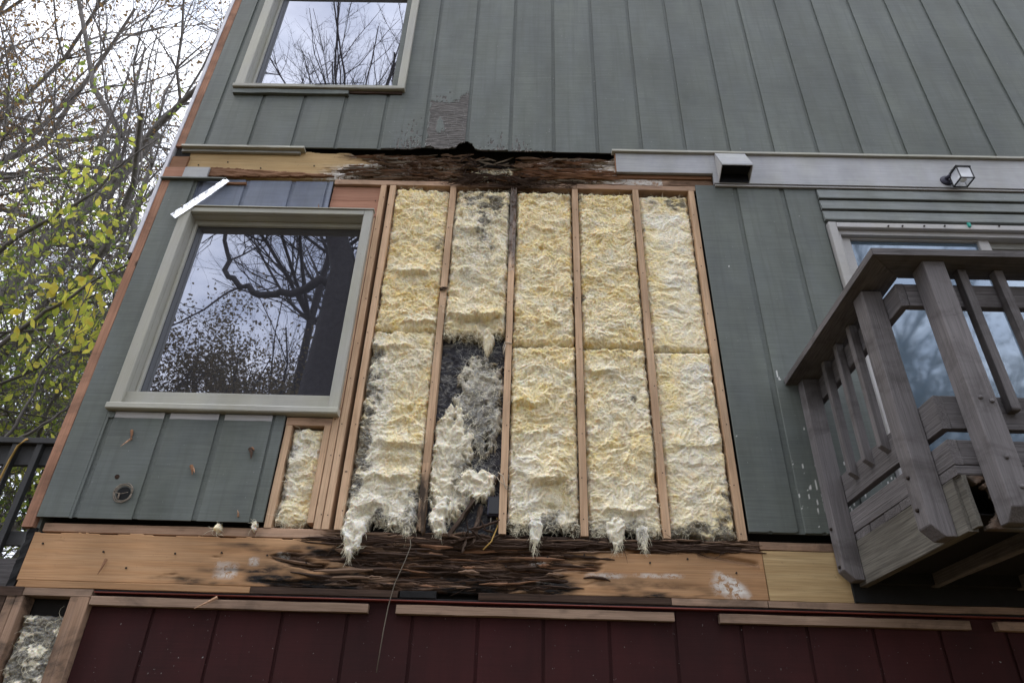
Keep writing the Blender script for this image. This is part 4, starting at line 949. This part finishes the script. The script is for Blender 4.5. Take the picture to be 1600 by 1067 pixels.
# vent hood
vh = empty('vent_hood', (1.46, -.04, 2.38)); tag(vh, 'pale grey wall vent hood with a dark open underside on the white trim', 'vent hood')
MB().poly([(1.366, -.0405, 2.655), (1.366, -.0405, 2.662), (1.366, -.148, 2.437), (1.366, -.148, 2.425), (1.366, -.142, 2.425)], (.204, 0, 0)).build('hood_top', MAT['white'], vh)
for x in (1.3655, 1.5665): MB().poly([(x, -.0405, 2.654), (x, -.0405, 2.375), (x, -.139, 2.424)], (.004, 0, 0)).build('side_panel', MAT['doortrim'], vh)
MB().plank(1.370, 1.566, -.046, -.0405, 2.37, 2.60, ch=0).build('back_plate', MAT['blackmetal'], vh)
plank('damper', MAT['black'], vh, 1.372, 1.564, -.118, -.048, 2.44, 2.445)

# lantern
lt = empty('wall_lantern', (2.93, -.04, 2.43)); tag(lt, 'small black wall lantern with clear panes and a white bulb', 'lantern')
X0, X1, Y0, Y1, Z0, Z1 = 2.886, 2.972, -.162, -.078, 2.332, 2.437
MB().tube([(2.885, -.0402, 2.425), (2.885, -.050, 2.425), (2.885, -.058, 2.425)], [.042, .038, .024], 20).build('back_plate', MAT['purplemetal'], lt, True)
MB().tube([(2.872, -.06, 2.425), (2.885, -.085, 2.43), (2.925, -.11, 2.444)], [.013, .011, .011], 8).build('arm', MAT['purplemetal'], lt, True)
fr = MB()
for x in (X0, X1):
    for y in (Y0, Y1): fr.plank(x-.003, x+.003, y-.003, y+.003, Z0, Z1, axis='z', ch=.001)
for z in (Z0, Z1-.006):
    e = .006 if z > Z0 else .004
    fr.plank(X0-e, X1+e, Y0-e, Y0+.004, z, z+.006, ch=.001).plank(X0-e, X1+e, Y1-.004, Y1+e, z, z+.006, ch=.001).plank(X0-e, X0+.004, Y0+.0042, Y1-.0042, z, z+.006, ch=.001).plank(X1-.004, X1+e, Y0+.0042, Y1-.0042, z, z+.006, ch=.001)
fr.build('frame', MAT['blackmetal'], lt)
MB().plank(X0-.004, X1+.004, Y0-.004, Y1+.004, Z1+.0005, Z1+.008, ch=.003).build('cap', MAT['blackmetal'], lt)
for a in ((X0+.004, X1-.004, Y0+.001, Y0+.0025), (X0+.004, X1-.004, Y1-.0025, Y1-.001), (X0+.001, X0+.0025, Y0+.004, Y1-.004), (X1-.0025, X1-.001, Y0+.004, Y1-.004)):
    MB().plank(*a, Z0+.007, Z1-.008, ch=0).build('pane', MAT['lantern_glass'], lt)
cx, cy = (X0+X1)/2, (Y0+Y1)/2
MB().tube([(cx, cy, Z0+.012), (cx, cy, Z0+.018), (cx, cy, Z0+.035), (cx, cy, Z0+.055), (cx, cy, Z0+.075), (cx, cy, Z1-.008)], [.008, .02, .027, .025, .014, .012], 14).build('bulb', MAT['bulb'], lt, True)
MB().tube([(cx-.02+.018*math.cos(t*.52), cy+.02, Z1+.02+.013*math.sin(t*.52)) for t in range(13)], .0018, 5).build('hook', MAT['blackmetal'], lt, True)

# ------------------------------------------------------------------ balcony
bal = tag(empty('balcony', (2.9, -.5, -.21)), 'weathered grey wooden balcony with slanting-cut posts and balusters before the glass door', 'balcony')
B = bal
XS, YF, XE = 1.692, -.962, 4.9     # outer face of side rim, front rim face, far end
def dk(name, mat, *a, **k): return plank(name, MAT[mat], B, *a, **{**dict(seg=5, jit=.0009, ch=.0025, wav=.0008), **k})
def post(x0, x1, y0, y1, zb, zt, cutdir):
    """4x4 whose lower outer corner is cut off at a slant"""
    c = .045
    if cutdir == 'x': pr = [(x0, zb+c), (x0+c, zb), (x1, zb), (x1, zt), (x0, zt)]; m = MB().poly([(a, y0, b) for a, b in pr], (0, y1-y0, 0))
    else: pr = [(y0, zb+c), (y0+c, zb), (y1, zb), (y1, zt), (y0, zt)]; m = MB().poly([(x0, a, b) for a, b in pr], (x1-x0, 0, 0))
    o = m.build('post', MAT['deck_z'], B)
    bm_ = o.modifiers.new('bevel', 'BEVEL'); bm_.width = .003; bm_.segments = 1
    return o
ZC = .915                                          # underside of cap
post(1.603, 1.6915, -.088, .0-.018, -.195, ZC-.052, 'x')
post(1.603, 1.6915, -.852, -.764, -.212, ZC-.019, 'x')
for x in (1.781, 3.30, 4.75): post(x, x+.092, -1.052, -.9625, -.205, ZC, 'y')
# cap boards with a mitre at the corner
cx0, cx1, cy0, cy1 = 1.556, 1.735, -1.088, -.925
t_ = .034
MB().poly([(cx0-.02, -.018, ZC-.055), (cx0, cy0, ZC), (cx1, cy1, ZC), (cx1-.02, -.018, ZC-.055)], (0, 0, t_)).build('cap_rail', MAT['deck_y'], B)
MB().poly([(cx0+.002, cy0, ZC+.0), (XE, cy0, ZC), (XE, cy1, ZC), (cx1+.003, cy1, ZC)], (0, 0, t_)).build('cap_rail', MAT['deck_x'], B)
# side rails and front rails (sub rail, middle rail, low board, deck edge, rim)
def rail(z0, z1, ms='deck_y', mf='deck_x', th=.036, inset=0.0):
    dk('rail', ms, XS+inset, XS+inset+th, YF+inset+.0015, -.018, z0, z1, axis='y')
    dk('rail', mf, XS+inset+.0015+(0), XE, YF+inset-.0, YF+inset+th, z0, z1, axis='x') if False else dk('rail', mf, XS+inset+th+.001, XE, YF+inset, YF+inset+th, z0, z1, axis='x')
rail(.742, ZC-.058)
rail(.172, .312)
rail(.026, .125)
# deck edge boards (ends of decking) and planks
dk('deck_edge', 'deck_x', XS, XE, YF-.0, YF+.14, -.013, .0225, axis='x', ch=.004)
y = YF+.146
while y < -.04:
    y2 = min(y+.138, -.02); dk('deck_plank', 'deck_x', XS-.002+random.uniform(0, .008), XE, y, y2, -.013, .022, axis='x', ch=.004); y = y2+.007
# rim: rough side and rotten front with the hole at the corner
def side_rim():
    dk('rim_board', 'deck_raw_y', XS, XS+.036, YF+.042, -.018, -.212, -.0145, axis='y', jit=.0015)
side_rim()
def fr_keep(X, Z):
    hole = ((X-(XS+.075))/.05)**2+((Z+.115)/.085)**2
    rag = X > XS+.055+.03*fbm(Z*22, Z*0, 400, 4)+.02*np.abs(pn(Z*60, Z*0, 402))-.05*sstep(-.03, -.02, Z)
    return rag & (hole > .55+.5*fbm(X*30, Z*30, 401, 3))
relief('rim_board', MAT['deck_raw'], B, XS+.002, 2.6, -.212, -.0145, .0045, lambda X, Z: YF+.004+.006*np.exp(-(X-XS-.07)/.04)*np.abs(fbm(X*30, Z*60, 404, 3))+.0015*fbm(X*3, Z*70, 403, 4), YF+.038, fr_keep, {'rot': lambda X, Z: .6*np.exp(-((X-XS-.08)/.035)**2)})[0]['label'] = 'front rim board rotted through at the corner'
dk('rim_board', 'deck_raw', 2.601, XE, YF+.004, YF+.038, -.212, -.0145, axis='x')
dk('rim_board', 'deck_raw_y', XS+.012, XS+.03, YF+.0, YF+.041, -.205, -.0145, axis='z')
for k in range(8):
    x = XS+.33+k*.4; dk('joist', 'deck_y', x, x+.038, YF+.04, -.02, -.205, -.0148, axis='y')
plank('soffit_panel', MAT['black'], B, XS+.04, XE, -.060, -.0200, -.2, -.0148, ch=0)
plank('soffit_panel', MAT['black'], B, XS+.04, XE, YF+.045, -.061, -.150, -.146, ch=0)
# side balusters with slanted lower ends, front balusters
def baluster(x0, x1, y0, y1, zb, zt, dirn):
    c = .028
    if dirn == 'x': m = MB().poly([(a, y0, b) for a, b in [(x0, zb+c), (x1, zb), (x1, zt), (x0, zt)]], (0, y1-y0, 0))
    else: m = MB().poly([(x0, a, b) for a, b in [(y0, zb+.006), (y0+.006, zb), (y1, zb), (y1, zt), (y0, zt)]], (x1-x0, 0, 0))
    o = m.build('baluster', MAT['deck_z'], B); b = o.modifiers.new('bevel', 'BEVEL'); b.width = .002; b.segments = 1
for y0 in (-.265, -.425, -.585): baluster(XS-.0385, XS-.0005, y0, y0+.036, .235, ZC-.002-.052*(1+y0/1.09), 'x')
k = 0; x = 1.957
while x < 4.7:
    if not (3.24 < x < 3.42): baluster(x, x+.037, YF-.0385, YF-.0005, .238, ZC-.003, 'y')
    x += .158
# bolts on the posts
for (x, y, z) in ((1.825, -1.0525, .02), (1.850, -1.0525, .245), (1.84, -1.0525, -.09), (1.812, -1.0525, .26)):
    MB().tube([(x, y, z), (x, y-.008, z)], [.009, .007], 8).build('bolt', MAT['deck_z'], B, True)
for (y, z) in ((-.80, .03), (-.80, -.10), (-.05, .05), (-.05, -.13)):
    MB().tube([(1.603, y, z), (1.595, y, z)], [.009, .007], 8).build('bolt', MAT['nail'], B, True)

# ------------------------------------------------------------------ side deck seen past the left corner
sdk = tag(empty('side_deck', (-3.6, 1.2, 0)), 'dark grey side deck with a railing behind the left corner of the house', 'deck')
Dm = MAT['darkdeck']; YD = 1.0
plank('top_rail', Dm, sdk, -5.6, -2.40, YD-.07, YD+.07, .800, .838, seg=4, jit=.001)
plank('sub_rail', Dm, sdk, -5.6, -2.40, YD-.018, YD+.018, .66, .798, seg=4, jit=.001)
x = -5.5
while x < -2.5:
    plank('baluster', Dm, sdk, x, x+.04, YD-.058, YD-.0185, .08, .797, axis='z'); x += .165
plank('bottom_rail', Dm, sdk, -5.6, -2.40, YD-.018, YD+.018, .13, .22, seg=4, jit=.001)
plank('rim_board', MAT['deck_x'], sdk, -5.6, -2.40, YD-.02, YD+.02, -.16, .05, seg=4, jit=.001)
for k in range(11): plank('deck_plank', MAT['deck_x'], sdk, -5.6, -2.40, YD+.03+k*.145, YD+.168+k*.145, .0, .036)
for x in (-5.4, -3.9, -2.5): plank('post', MAT['deck_z'], sdk, x, x+.09, YD+.03, YD+.12, GZ, -.005, axis='z')
plank('beam', MAT['deck_x'], sdk, -5.6, -2.40, YD+.022, YD+.06, -.42, -.17)
plank('lower_board', MAT['deck_x'], sdk, -5.6, -2.40, YD-.03, YD+.0, -.62, -.40)
cc = [at(-30, 800, .90), at(0, 748, .91), at(15, 718, .905), at(28, 696, .90), at(40, 686, .905), at(50, 685, 1.0), (at(50, 685, 1.0)[0]+.05, 1.1, .70)]
tag(MB().tube(cc, .008, 6).build('hose', MAT['yellowcord'], None, True), 'thin yellow-brown cord draped over the dark deck railing', 'cord')

# ------------------------------------------------------------------ trees
def grow(rng, base, d0, L, r, lev, nch, spread=.75, up=.15, wig=.16, minr=.004, lr=(.42, .68), t0=.3):
    out = []; st_ = [(np.array(base, float), np.array(d0, float)/np.linalg.norm(d0), L, r, 0)]
    while st_:
        p, d, L_, r_, lv = st_.pop(); n = (9, 7, 6, 5, 4, 4)[min(lv, 5)]; P_ = [p]; D = [d]
        for i in range(n-1):
            d = d+rng.normal(0, wig, 3)+np.array([0, 0, up*(.6 if lv else .3)]); d /= np.linalg.norm(d); p = p+d*L_/(n-1); P_.append(p); D.append(d)
        rad = r_*(1-.62*np.linspace(0, 1, n)**1.1)
        if lv >= lev-1: rad = r_*(1-.8*np.linspace(0, 1, n))
        out.append((np.array(P_), np.maximum(rad, minr*.5), lv))
        if lv >= lev: continue
        k = nch[lv]
        for c in range(k):
            t = rng.uniform(t0 if lv == 0 else .15, 1.0); j = min(int(t*(n-1)), n-1); q = P_[j]; dd = D[j]
            a = rng.normal(0, 1, 3); a -= a.dot(dd)*dd; a /= np.linalg.norm(a)+1e-6
            s = spread*rng.uniform(.6, 1.3); nd = dd*math.cos(s)+a*math.sin(s)
            st_.append((q, nd, L_*rng.uniform(*lr), max(rad[j]*rng.uniform(.45, .72), minr), lv+1))
    return out
def tube_mesh(brs, k):
    Vs, Fs, n0 = [], [], 0
    for P_, rad, lv in brs:
        n = len(P_); T = np.gradient(P_, axis=0); T /= np.linalg.norm(T, axis=1)[:, None]+1e-9
        a = np.cross(T, [.21, .33, .92]); a /= np.linalg.norm(a, axis=1)[:, None]+1e-9; b = np.cross(T, a)
        th = np.arange(k)/k*2*np.pi
        V = P_[:, None]+(a[:, None]*np.cos(th)[None, :, None]+b[:, None]*np.sin(th)[None, :, None])*rad[:, None, None]
        Vs.append(V.reshape(-1, 3)); i = np.arange(n-1)[:, None]*k; j = np.arange(k)[None]; j2 = (j+1) % k
        Fs.append(np.stack([i+j, i+j2, i+k+j2, i+k+j], -1).reshape(-1, 4)+n0); n0 += n*k
    return np.concatenate(Vs), np.concatenate(Fs)
def leaves_mesh(rng, pts, size, droop=.3):
    n = len(pts); a = rng.normal(0, 1, (n, 3)); a[:, 2] -= droop; a /= np.linalg.norm(a, axis=1)[:, None]
    b = rng.normal(0, 1, (n, 3)); b -= (a*b).sum(1)[:, None]*a; b /= np.linalg.norm(b, axis=1)[:, None]
    s = rng.uniform(.6, 1.25, n)[:, None]*size; c = np.cross(a, b)*s*.15
    V = np.stack([pts, pts+a*s*.5+b*s*.30+c, pts+a*s, pts+a*s*.5-b*s*.30+c], 1).reshape(-1, 3)
    return V, np.arange(4*n).reshape(n, 4)
def tree(name, label, cat, base, h, r, seed, nch=(9, 7, 6, 4), lev=4, leaf=None, nleaf=0, lsize=.06, bark='bark', lean=(0, 0), group=None, spread=.75, up=.12, lzone=None, wig=.16, minr=.004, lr=(.42, .68), t0=.3):
    rng = np.random.default_rng(seed); root = empty(name, base); tag(root, label, cat, group)
    brs = grow(rng, base, (lean[0], lean[1], 1), h, r, lev, nch, spread, up, wig, minr, lr, t0)
    big = [b for b in brs if b[2] <= 1]; small = [b for b in brs if b[2] > 1]
    V, F = tube_mesh(big, 8); mk('trunk', V, F, MAT[bark], root, True)
    V, F = tube_mesh(small, 3); mk('branches', V, F, MAT[bark], root, True)
    if nleaf:
        tips = np.concatenate([b[0] for b in brs if b[2] >= lev-1])
        if lzone: tips = tips[lzone(tips)]
        if len(tips):
            pts = tips[rng.integers(0, len(tips), nleaf)]+rng.normal(0, lsize*1.6, (nleaf, 3)); V, F = leaves_mesh(rng, pts, lsize); mk('crown', V, F, MAT[leaf], root, False)
    return root
def copy_tree(root, loc, rz, label, s=1.0, group=None):
    r_ = root.copy(); col.objects.link(r_); r_.location = loc; r_.rotation_euler = (0, 0, rz); r_.scale = (s, s, s); r_['label'] = label
    if group: r_['group'] = group
    for ch in root.children:
        c = ch.copy(); col.objects.link(c); c.parent = r_; c.matrix_parent_inverse = ch.matrix_parent_inverse.copy()
    return r_
# trees left of the house
t1 = tree('bare_tree', 'tall bare grey tree nearest the left corner, its limbs fanning right against the sky', 'tree', (-8.2, 5.5, GZ), 13, .20, 21, nch=(11, 7, 5, 4), leaf='leaf_rust', nleaf=900, lsize=.05, lean=(.05, .0))
t2 = tree('bare_tree', 'bare tree with tawny leaf remnants at the upper left', 'tree', (-13.5, 8, GZ), 17, .26, 22, nch=(12, 8, 6, 4), leaf='leaf_rust', nleaf=22000, lsize=.11, lean=(.08, 0))
t3 = tree('bare_tree', 'leaning bare tree whose main limb slants up to the right behind the white corner strip', 'tree', (-12.5, 4.5, GZ), 14, .17, 23, nch=(9, 7, 5, 4), leaf='leaf_green', nleaf=700, lsize=.05, lean=(.55, .1))
copy_tree(t1, (-15.5, 11, GZ), 2.0, 'thin bare tree farther back behind the yellow leaves', 1.2)
copy_tree(t2, (-19, 13, GZ), 2.4, 'distant bare tree tallest of those at the left', 1.15)
copy_tree(t1, (-11.5, 8.0, GZ), 5.1, 'slender bare tree between the nearest two', 1.05)
copy_tree(t3, (-17, 9, GZ), .4, 'slanting bare tree farther off at the left edge', 1.25)
def low(p): return p[:, 2] < 6.5
u1 = tree('leafy_tree', 'small yellow-green leafy tree low beside the house corner', 'tree', (-6.6, 4.2, GZ), 5.5, .07, 31, nch=(12, 8, 6, 4), leaf='leaf_green', nleaf=7000, lsize=.09, spread=.9, up=.1)
u2 = tree('leafy_tree', 'green leafy tree behind the dark deck railing', 'tree', (-9.5, 7.0, GZ), 7.5, .10, 32, nch=(12, 9, 6, 4), leaf='leaf_green', nleaf=8500, lsize=.095, spread=.9)
copy_tree(u2, (-13.5, 9.5, GZ), 1.3, 'green leafy tree farther left, partly bare above', 1.15)
copy_tree(u1, (-8.2, 3.4, GZ), 3.3, 'yellowing low tree at the left edge of the picture', 1.05)
copy_tree(u2, (-17.5, 13.5, GZ), 3.6, 'distant green tree low behind the others', 1.2)
# hand-placed near limbs with big yellow leaves
yb_ = tag(empty('yellow_leaved_tree', (-6.5, 2.2, GZ)), 'near tree reaching in from the left with large yellow and lime leaves', 'tree')
NB = [([(-160, 640, 2.6), (-60, 470, 2.4), (0, 385, 2.2), (60, 352, 2.1), (108, 325, 2.0), (150, 300, 2.0), (172, 272, 1.95), (188, 256, 1.9), (245, 218, 1.9)], .030),
      ([(-160, 640, 2.6), (-60, 580, 1.9), (0, 540, 1.8), (45, 505, 1.75), (85, 480, 1.7), (130, 450, 1.7), (160, 430, 1.65), (200, 415, 1.6), (225, 405, 1.6)], .026),
      ([(-60, 760, 1.8), (5, 686, 1.5), (30, 660, 1.5), (48, 625, 1.5), (60, 590, 1.5), (85, 555, 1.5), (110, 525, 1.5), (128, 470, 1.5), (150, 440, 1.5)], .015),
      ([(-40, 720, 2.2), (30, 685, 2.0), (70, 662, 1.9), (100, 640, 1.8), (125, 625, 1.8)], .02),
      ([(150, 300, 2.0), (185, 310, 2.0), (215, 320, 2.0), (240, 300, 2.0)], .007), ([(108, 325, 2.0), (125, 380, 1.9), (130, 430, 1.8), (120, 445, 1.8)], .006),
      ([(85, 480, 1.7), (60, 440, 1.8), (30, 400, 1.9), (28, 360, 1.9), (20, 330, 1.9)], .006), ([(30, 480, 1.8), (25, 445, 1.8), (35, 405, 1.8), (75, 380, 1.8)], .008),
      ([(45, 505, 1.75), (80, 540, 1.7), (110, 575, 1.7), (130, 600, 1.7)], .005), ([(60, 352, 2.1), (62, 300, 2.1), (85, 250, 2.1), (130, 215, 2.1)], .008), ([(130, 450, 1.7), (128, 500, 1.6), (115, 540, 1.6), (95, 590, 1.6)], .005)]
rngn = np.random.default_rng(77); brs = []
trunk_pts = [(-6.2, 3.2, GZ), (-6.0, 3.0, -1.0), (-5.5, 2.8, .5)]
for pts, r0 in NB:
    P_ = np.array([at(*p) for p in pts]); 
    t = np.linspace(0, len(P_)-1, len(P_)*3); P2 = np.stack([np.interp(t, np.arange(len(P_)), P_[:, i]) for i in range(3)], 1)
    P2[1:-1] = (P2[:-2]+P2[1:-1]*2+P2[2:])/4+rngn.normal(0, .006, P2[1:-1].shape)
    brs.append((P2, r0*(1-.75*np.linspace(0, 1, len(P2))), 1))
P_ = np.array([(-7.0, 3.6, GZ), (-6.6, 3.3, -1.2), tuple(at(-160, 640, 2.6))]); t = np.linspace(0, 2, 9); brs.append((np.stack([np.interp(t, [0, 1, 2], P_[:, i]) for i in range(3)], 1), np.linspace(.07, .035, 9), 0))
P_ = np.array([tuple(P_[1]), tuple(at(-60, 760, 1.8))]); brs.append((np.stack([np.linspace(P_[0][i], P_[1][i], 6) for i in range(3)], 1), np.linspace(.04, .016, 6), 0))
V, F = tube_mesh(brs, 7); mk('trunk', V, F, MAT['bark'], yb_, True)
tw = []; leaf_pts = []
for P2, rad, lv in brs[:len(NB)]:
    for c in range(9):
        j = rngn.integers(len(P2)//3, len(P2)); d = rngn.normal(0, 1, 3); d[1] *= .5; L = rngn.uniform(.12, .5); q = P2[j]; PP = [q]
        for s in range(5): d = d/np.linalg.norm(d)+rngn.normal(0, .25, 3); d /= np.linalg.norm(d); q = q+d*L/5; PP.append(q)
        PP = np.array(PP); tw.append((PP, np.linspace(.0035, .0012, 6), 3)); leaf_pts += [PP[3], PP[5]]
V, F = tube_mesh(tw, 4); mk('twigs', V, F, MAT['bark'], yb_, True)['kind'] = 'stuff'
LV = np.array([(0, 0, 0), (.16, 0, -.22), (.30, .02, -.5), (.22, .03, -.8), (0, .0, -1.08), (-.22, .03, -.8), (-.30, .02, -.5), (-.16, 0, -.22), (0, -.035, -.5)])
LF = [[0, 1, 8], [1, 2, 8], [2, 3, 8], [3, 4, 8], [4, 5, 8], [5, 6, 8], [6, 7, 8], [7, 0, 8]]
def leafmesh():
    me = bpy.data.meshes.new('leaf'); me.from_pydata([tuple(v) for v in LV], [], LF); me.materials.append(MAT['leaf_yellow']); me.polygons.foreach_set('use_smooth', [True]*8); return me
lm = leafmesh(); inv = Matrix.Translation(yb_.location).inverted()
def put_leaf(p, s):
    o = bpy.data.objects.new('leaf', lm); col.objects.link(o); o.parent = yb_; o.matrix_parent_inverse = inv
    o.location = p; o.rotation_euler = (random.gauss(0, .55), random.gauss(0, .6), random.uniform(0, 6.28)); o.scale = (s, s, s)
cl = [(130, 480, 30, 38, 34), (120, 530, 38, 30, 22), (150, 445, 30, 14, 14), (100, 460, 40, 40, 24), (40, 495, 40, 30, 14), (130, 270, 25, 16, 12), (165, 285, 25, 20, 10), (195, 210, 40, 30, 6), (110, 350, 35, 30, 20), (180, 350, 30, 30, 12), (60, 300, 60, 70, 12), (30, 380, 40, 40, 14), (150, 560, 20, 20, 8), (60, 560, 50, 50, 16), (50, 200, 60, 60, 6)]
for cx_, cy_, sx_, sy_, n in cl:
    for k in range(n):
        px, py = random.gauss(cx_, sx_*.6), random.gauss(cy_, sy_*.6)
        if px > 345-(py-84)*.40-10: continue
        put_leaf(at(px, py, random.uniform(1.45, 2.1)), random.uniform(.07, .115)*(1.25 if cx_ == 130 and cy_ == 480 else 1))
for p in leaf_pts[::3]: put_leaf(tuple(p), random.uniform(.05, .09))

# trees standing in front of the house: only their mirror images show in the panes
GRP = 'trees in front of the house seen mirrored in the window panes'
LB = 'tree standing in front of the house, visible only as a dark reflection in the panes'
oak = tag(empty('oak_tree', (-4.1, -10.2, GZ)), 'thick old tree whose dark forked trunk is mirrored at the right of the big window', 'tree')
def poly3(pts, n):
    P_ = np.array(pts, float); t = np.linspace(0, len(P_)-1, n); return np.stack([np.interp(t, np.arange(len(P_)), P_[:, i]) for i in range(3)], 1)
ob = [(poly3([(-4.4, -10.2, GZ), (-4.45, -10.2, 2), (-4.55, -10.2, 5.5), (-4.45, -10.2, 8), (-4.45, -10.2, 9.6), (-4.9, -10.3, 10.9), (-5.9, -10.4, 12.0), (-7.2, -10.5, 12.6)], 24), np.concatenate([np.linspace(.46, .34, 14), np.linspace(.32, .14, 10)]), 0),
      (poly3([(-4.25, -10.2, 8.2), (-4.05, -10.3, 9.6), (-4.0, -10.3, 11), (-4.2, -10.4, 13.5), (-3.9, -10.3, 16)], 16), np.linspace(.24, .09, 16), 0),
      (poly3([(-4.45, -10.2, 9.3), (-5.0, -10.2, 9.15), (-5.6, -10.1, 8.75), (-6.3, -10.1, 8.7), (-6.9, -10.0, 8.85), (-7.3, -10.0, 9.3), (-7.5, -9.9, 10.2), (-8.0, -9.9, 11.9)], 22)+np.random.default_rng(4).normal(0, .05, (22, 3)), np.linspace(.13, .04, 22), 1),
      (poly3([(-4.2, -10.2, 6.4), (-3.5, -10.4, 7.6), (-2.9, -10.6, 9.4)], 10), np.linspace(.14, .05, 10), 1),
      (poly3([(-4.9, -10.3, 10.9), (-5.1, -10.2, 12.5), (-5.6, -10.2, 14.5)], 10), np.linspace(.14, .05, 10), 1)]
V, F = tube_mesh(ob, 8); mk('trunk', V, F, MAT['bark_dark'], oak, True)
rk = np.random.default_rng(505); sb = []
for P2, rad, lv in ob:
    for k in range(7):
        j = int(rk.integers(len(P2)//2, len(P2))); sb += grow(rk, P2[j], (rk.normal(0, .8), rk.normal(0, .4), rk.normal(.3, .7)), rk.uniform(1.2, 3.2), min(.035, rad[j]*.5), 2, (7, 5), .7, .12)
V, F = tube_mesh(sb, 3); mk('branches', V, F, MAT['bark_dark'], oak, True)
m1 = tree('mirrored_tree', LB, 'tree', (-9.2, -13, GZ), 9.5, .16, 42, nch=(12, 8, 5, 4), leaf='leaf_dark', nleaf=30000, lsize=.115, bark='bark_dark', group=GRP)
m2 = tree('mirrored_tree', LB, 'tree', (-7.6, -15, GZ), 11, .13, 43, nch=(9, 6, 5, 3), leaf='leaf_dark', nleaf=900, lsize=.09, bark='bark_dark', group=GRP)
copy_tree(m1, (-12.5, -14.5, GZ), 1.9, LB, .95, GRP)
copy_tree(m1, (-6.5, -22, GZ), 3.0, LB, .9, GRP)
copy_tree(m1, (-13, -24, GZ), 2.5, LB, 1.2, GRP)
copy_tree(m1, (-18, -17, GZ), 4.4, LB, 1.0, GRP)
copy_tree(m2, (14, -17, GZ), 5.4, LB, 1.0, GRP)
copy_tree(m1, (6.5, -15, GZ), .7, LB, .85, GRP)
copy_tree(m1, (9.9, -11.5, GZ), 4.1, LB, .78, GRP)
copy_tree(m1, (-7.0, -18, GZ), 5.1, LB, 1.0, GRP)
copy_tree(m1, (19, -20, GZ), 2.7, LB, 1.2, GRP)
m3 = tree('mirrored_tree', LB, 'tree', (-7.6, -13.5, GZ), 20, .17, 44, nch=(20, 9, 6, 5), lr=(.25, .42), t0=.62, bark='bark_dark', group=GRP, wig=.09)
copy_tree(m3, (-5.0, -17, GZ), 2.0, LB, 1.15, GRP)
copy_tree(m3, (12.5, -14, GZ), 3.0, LB, .8, GRP)
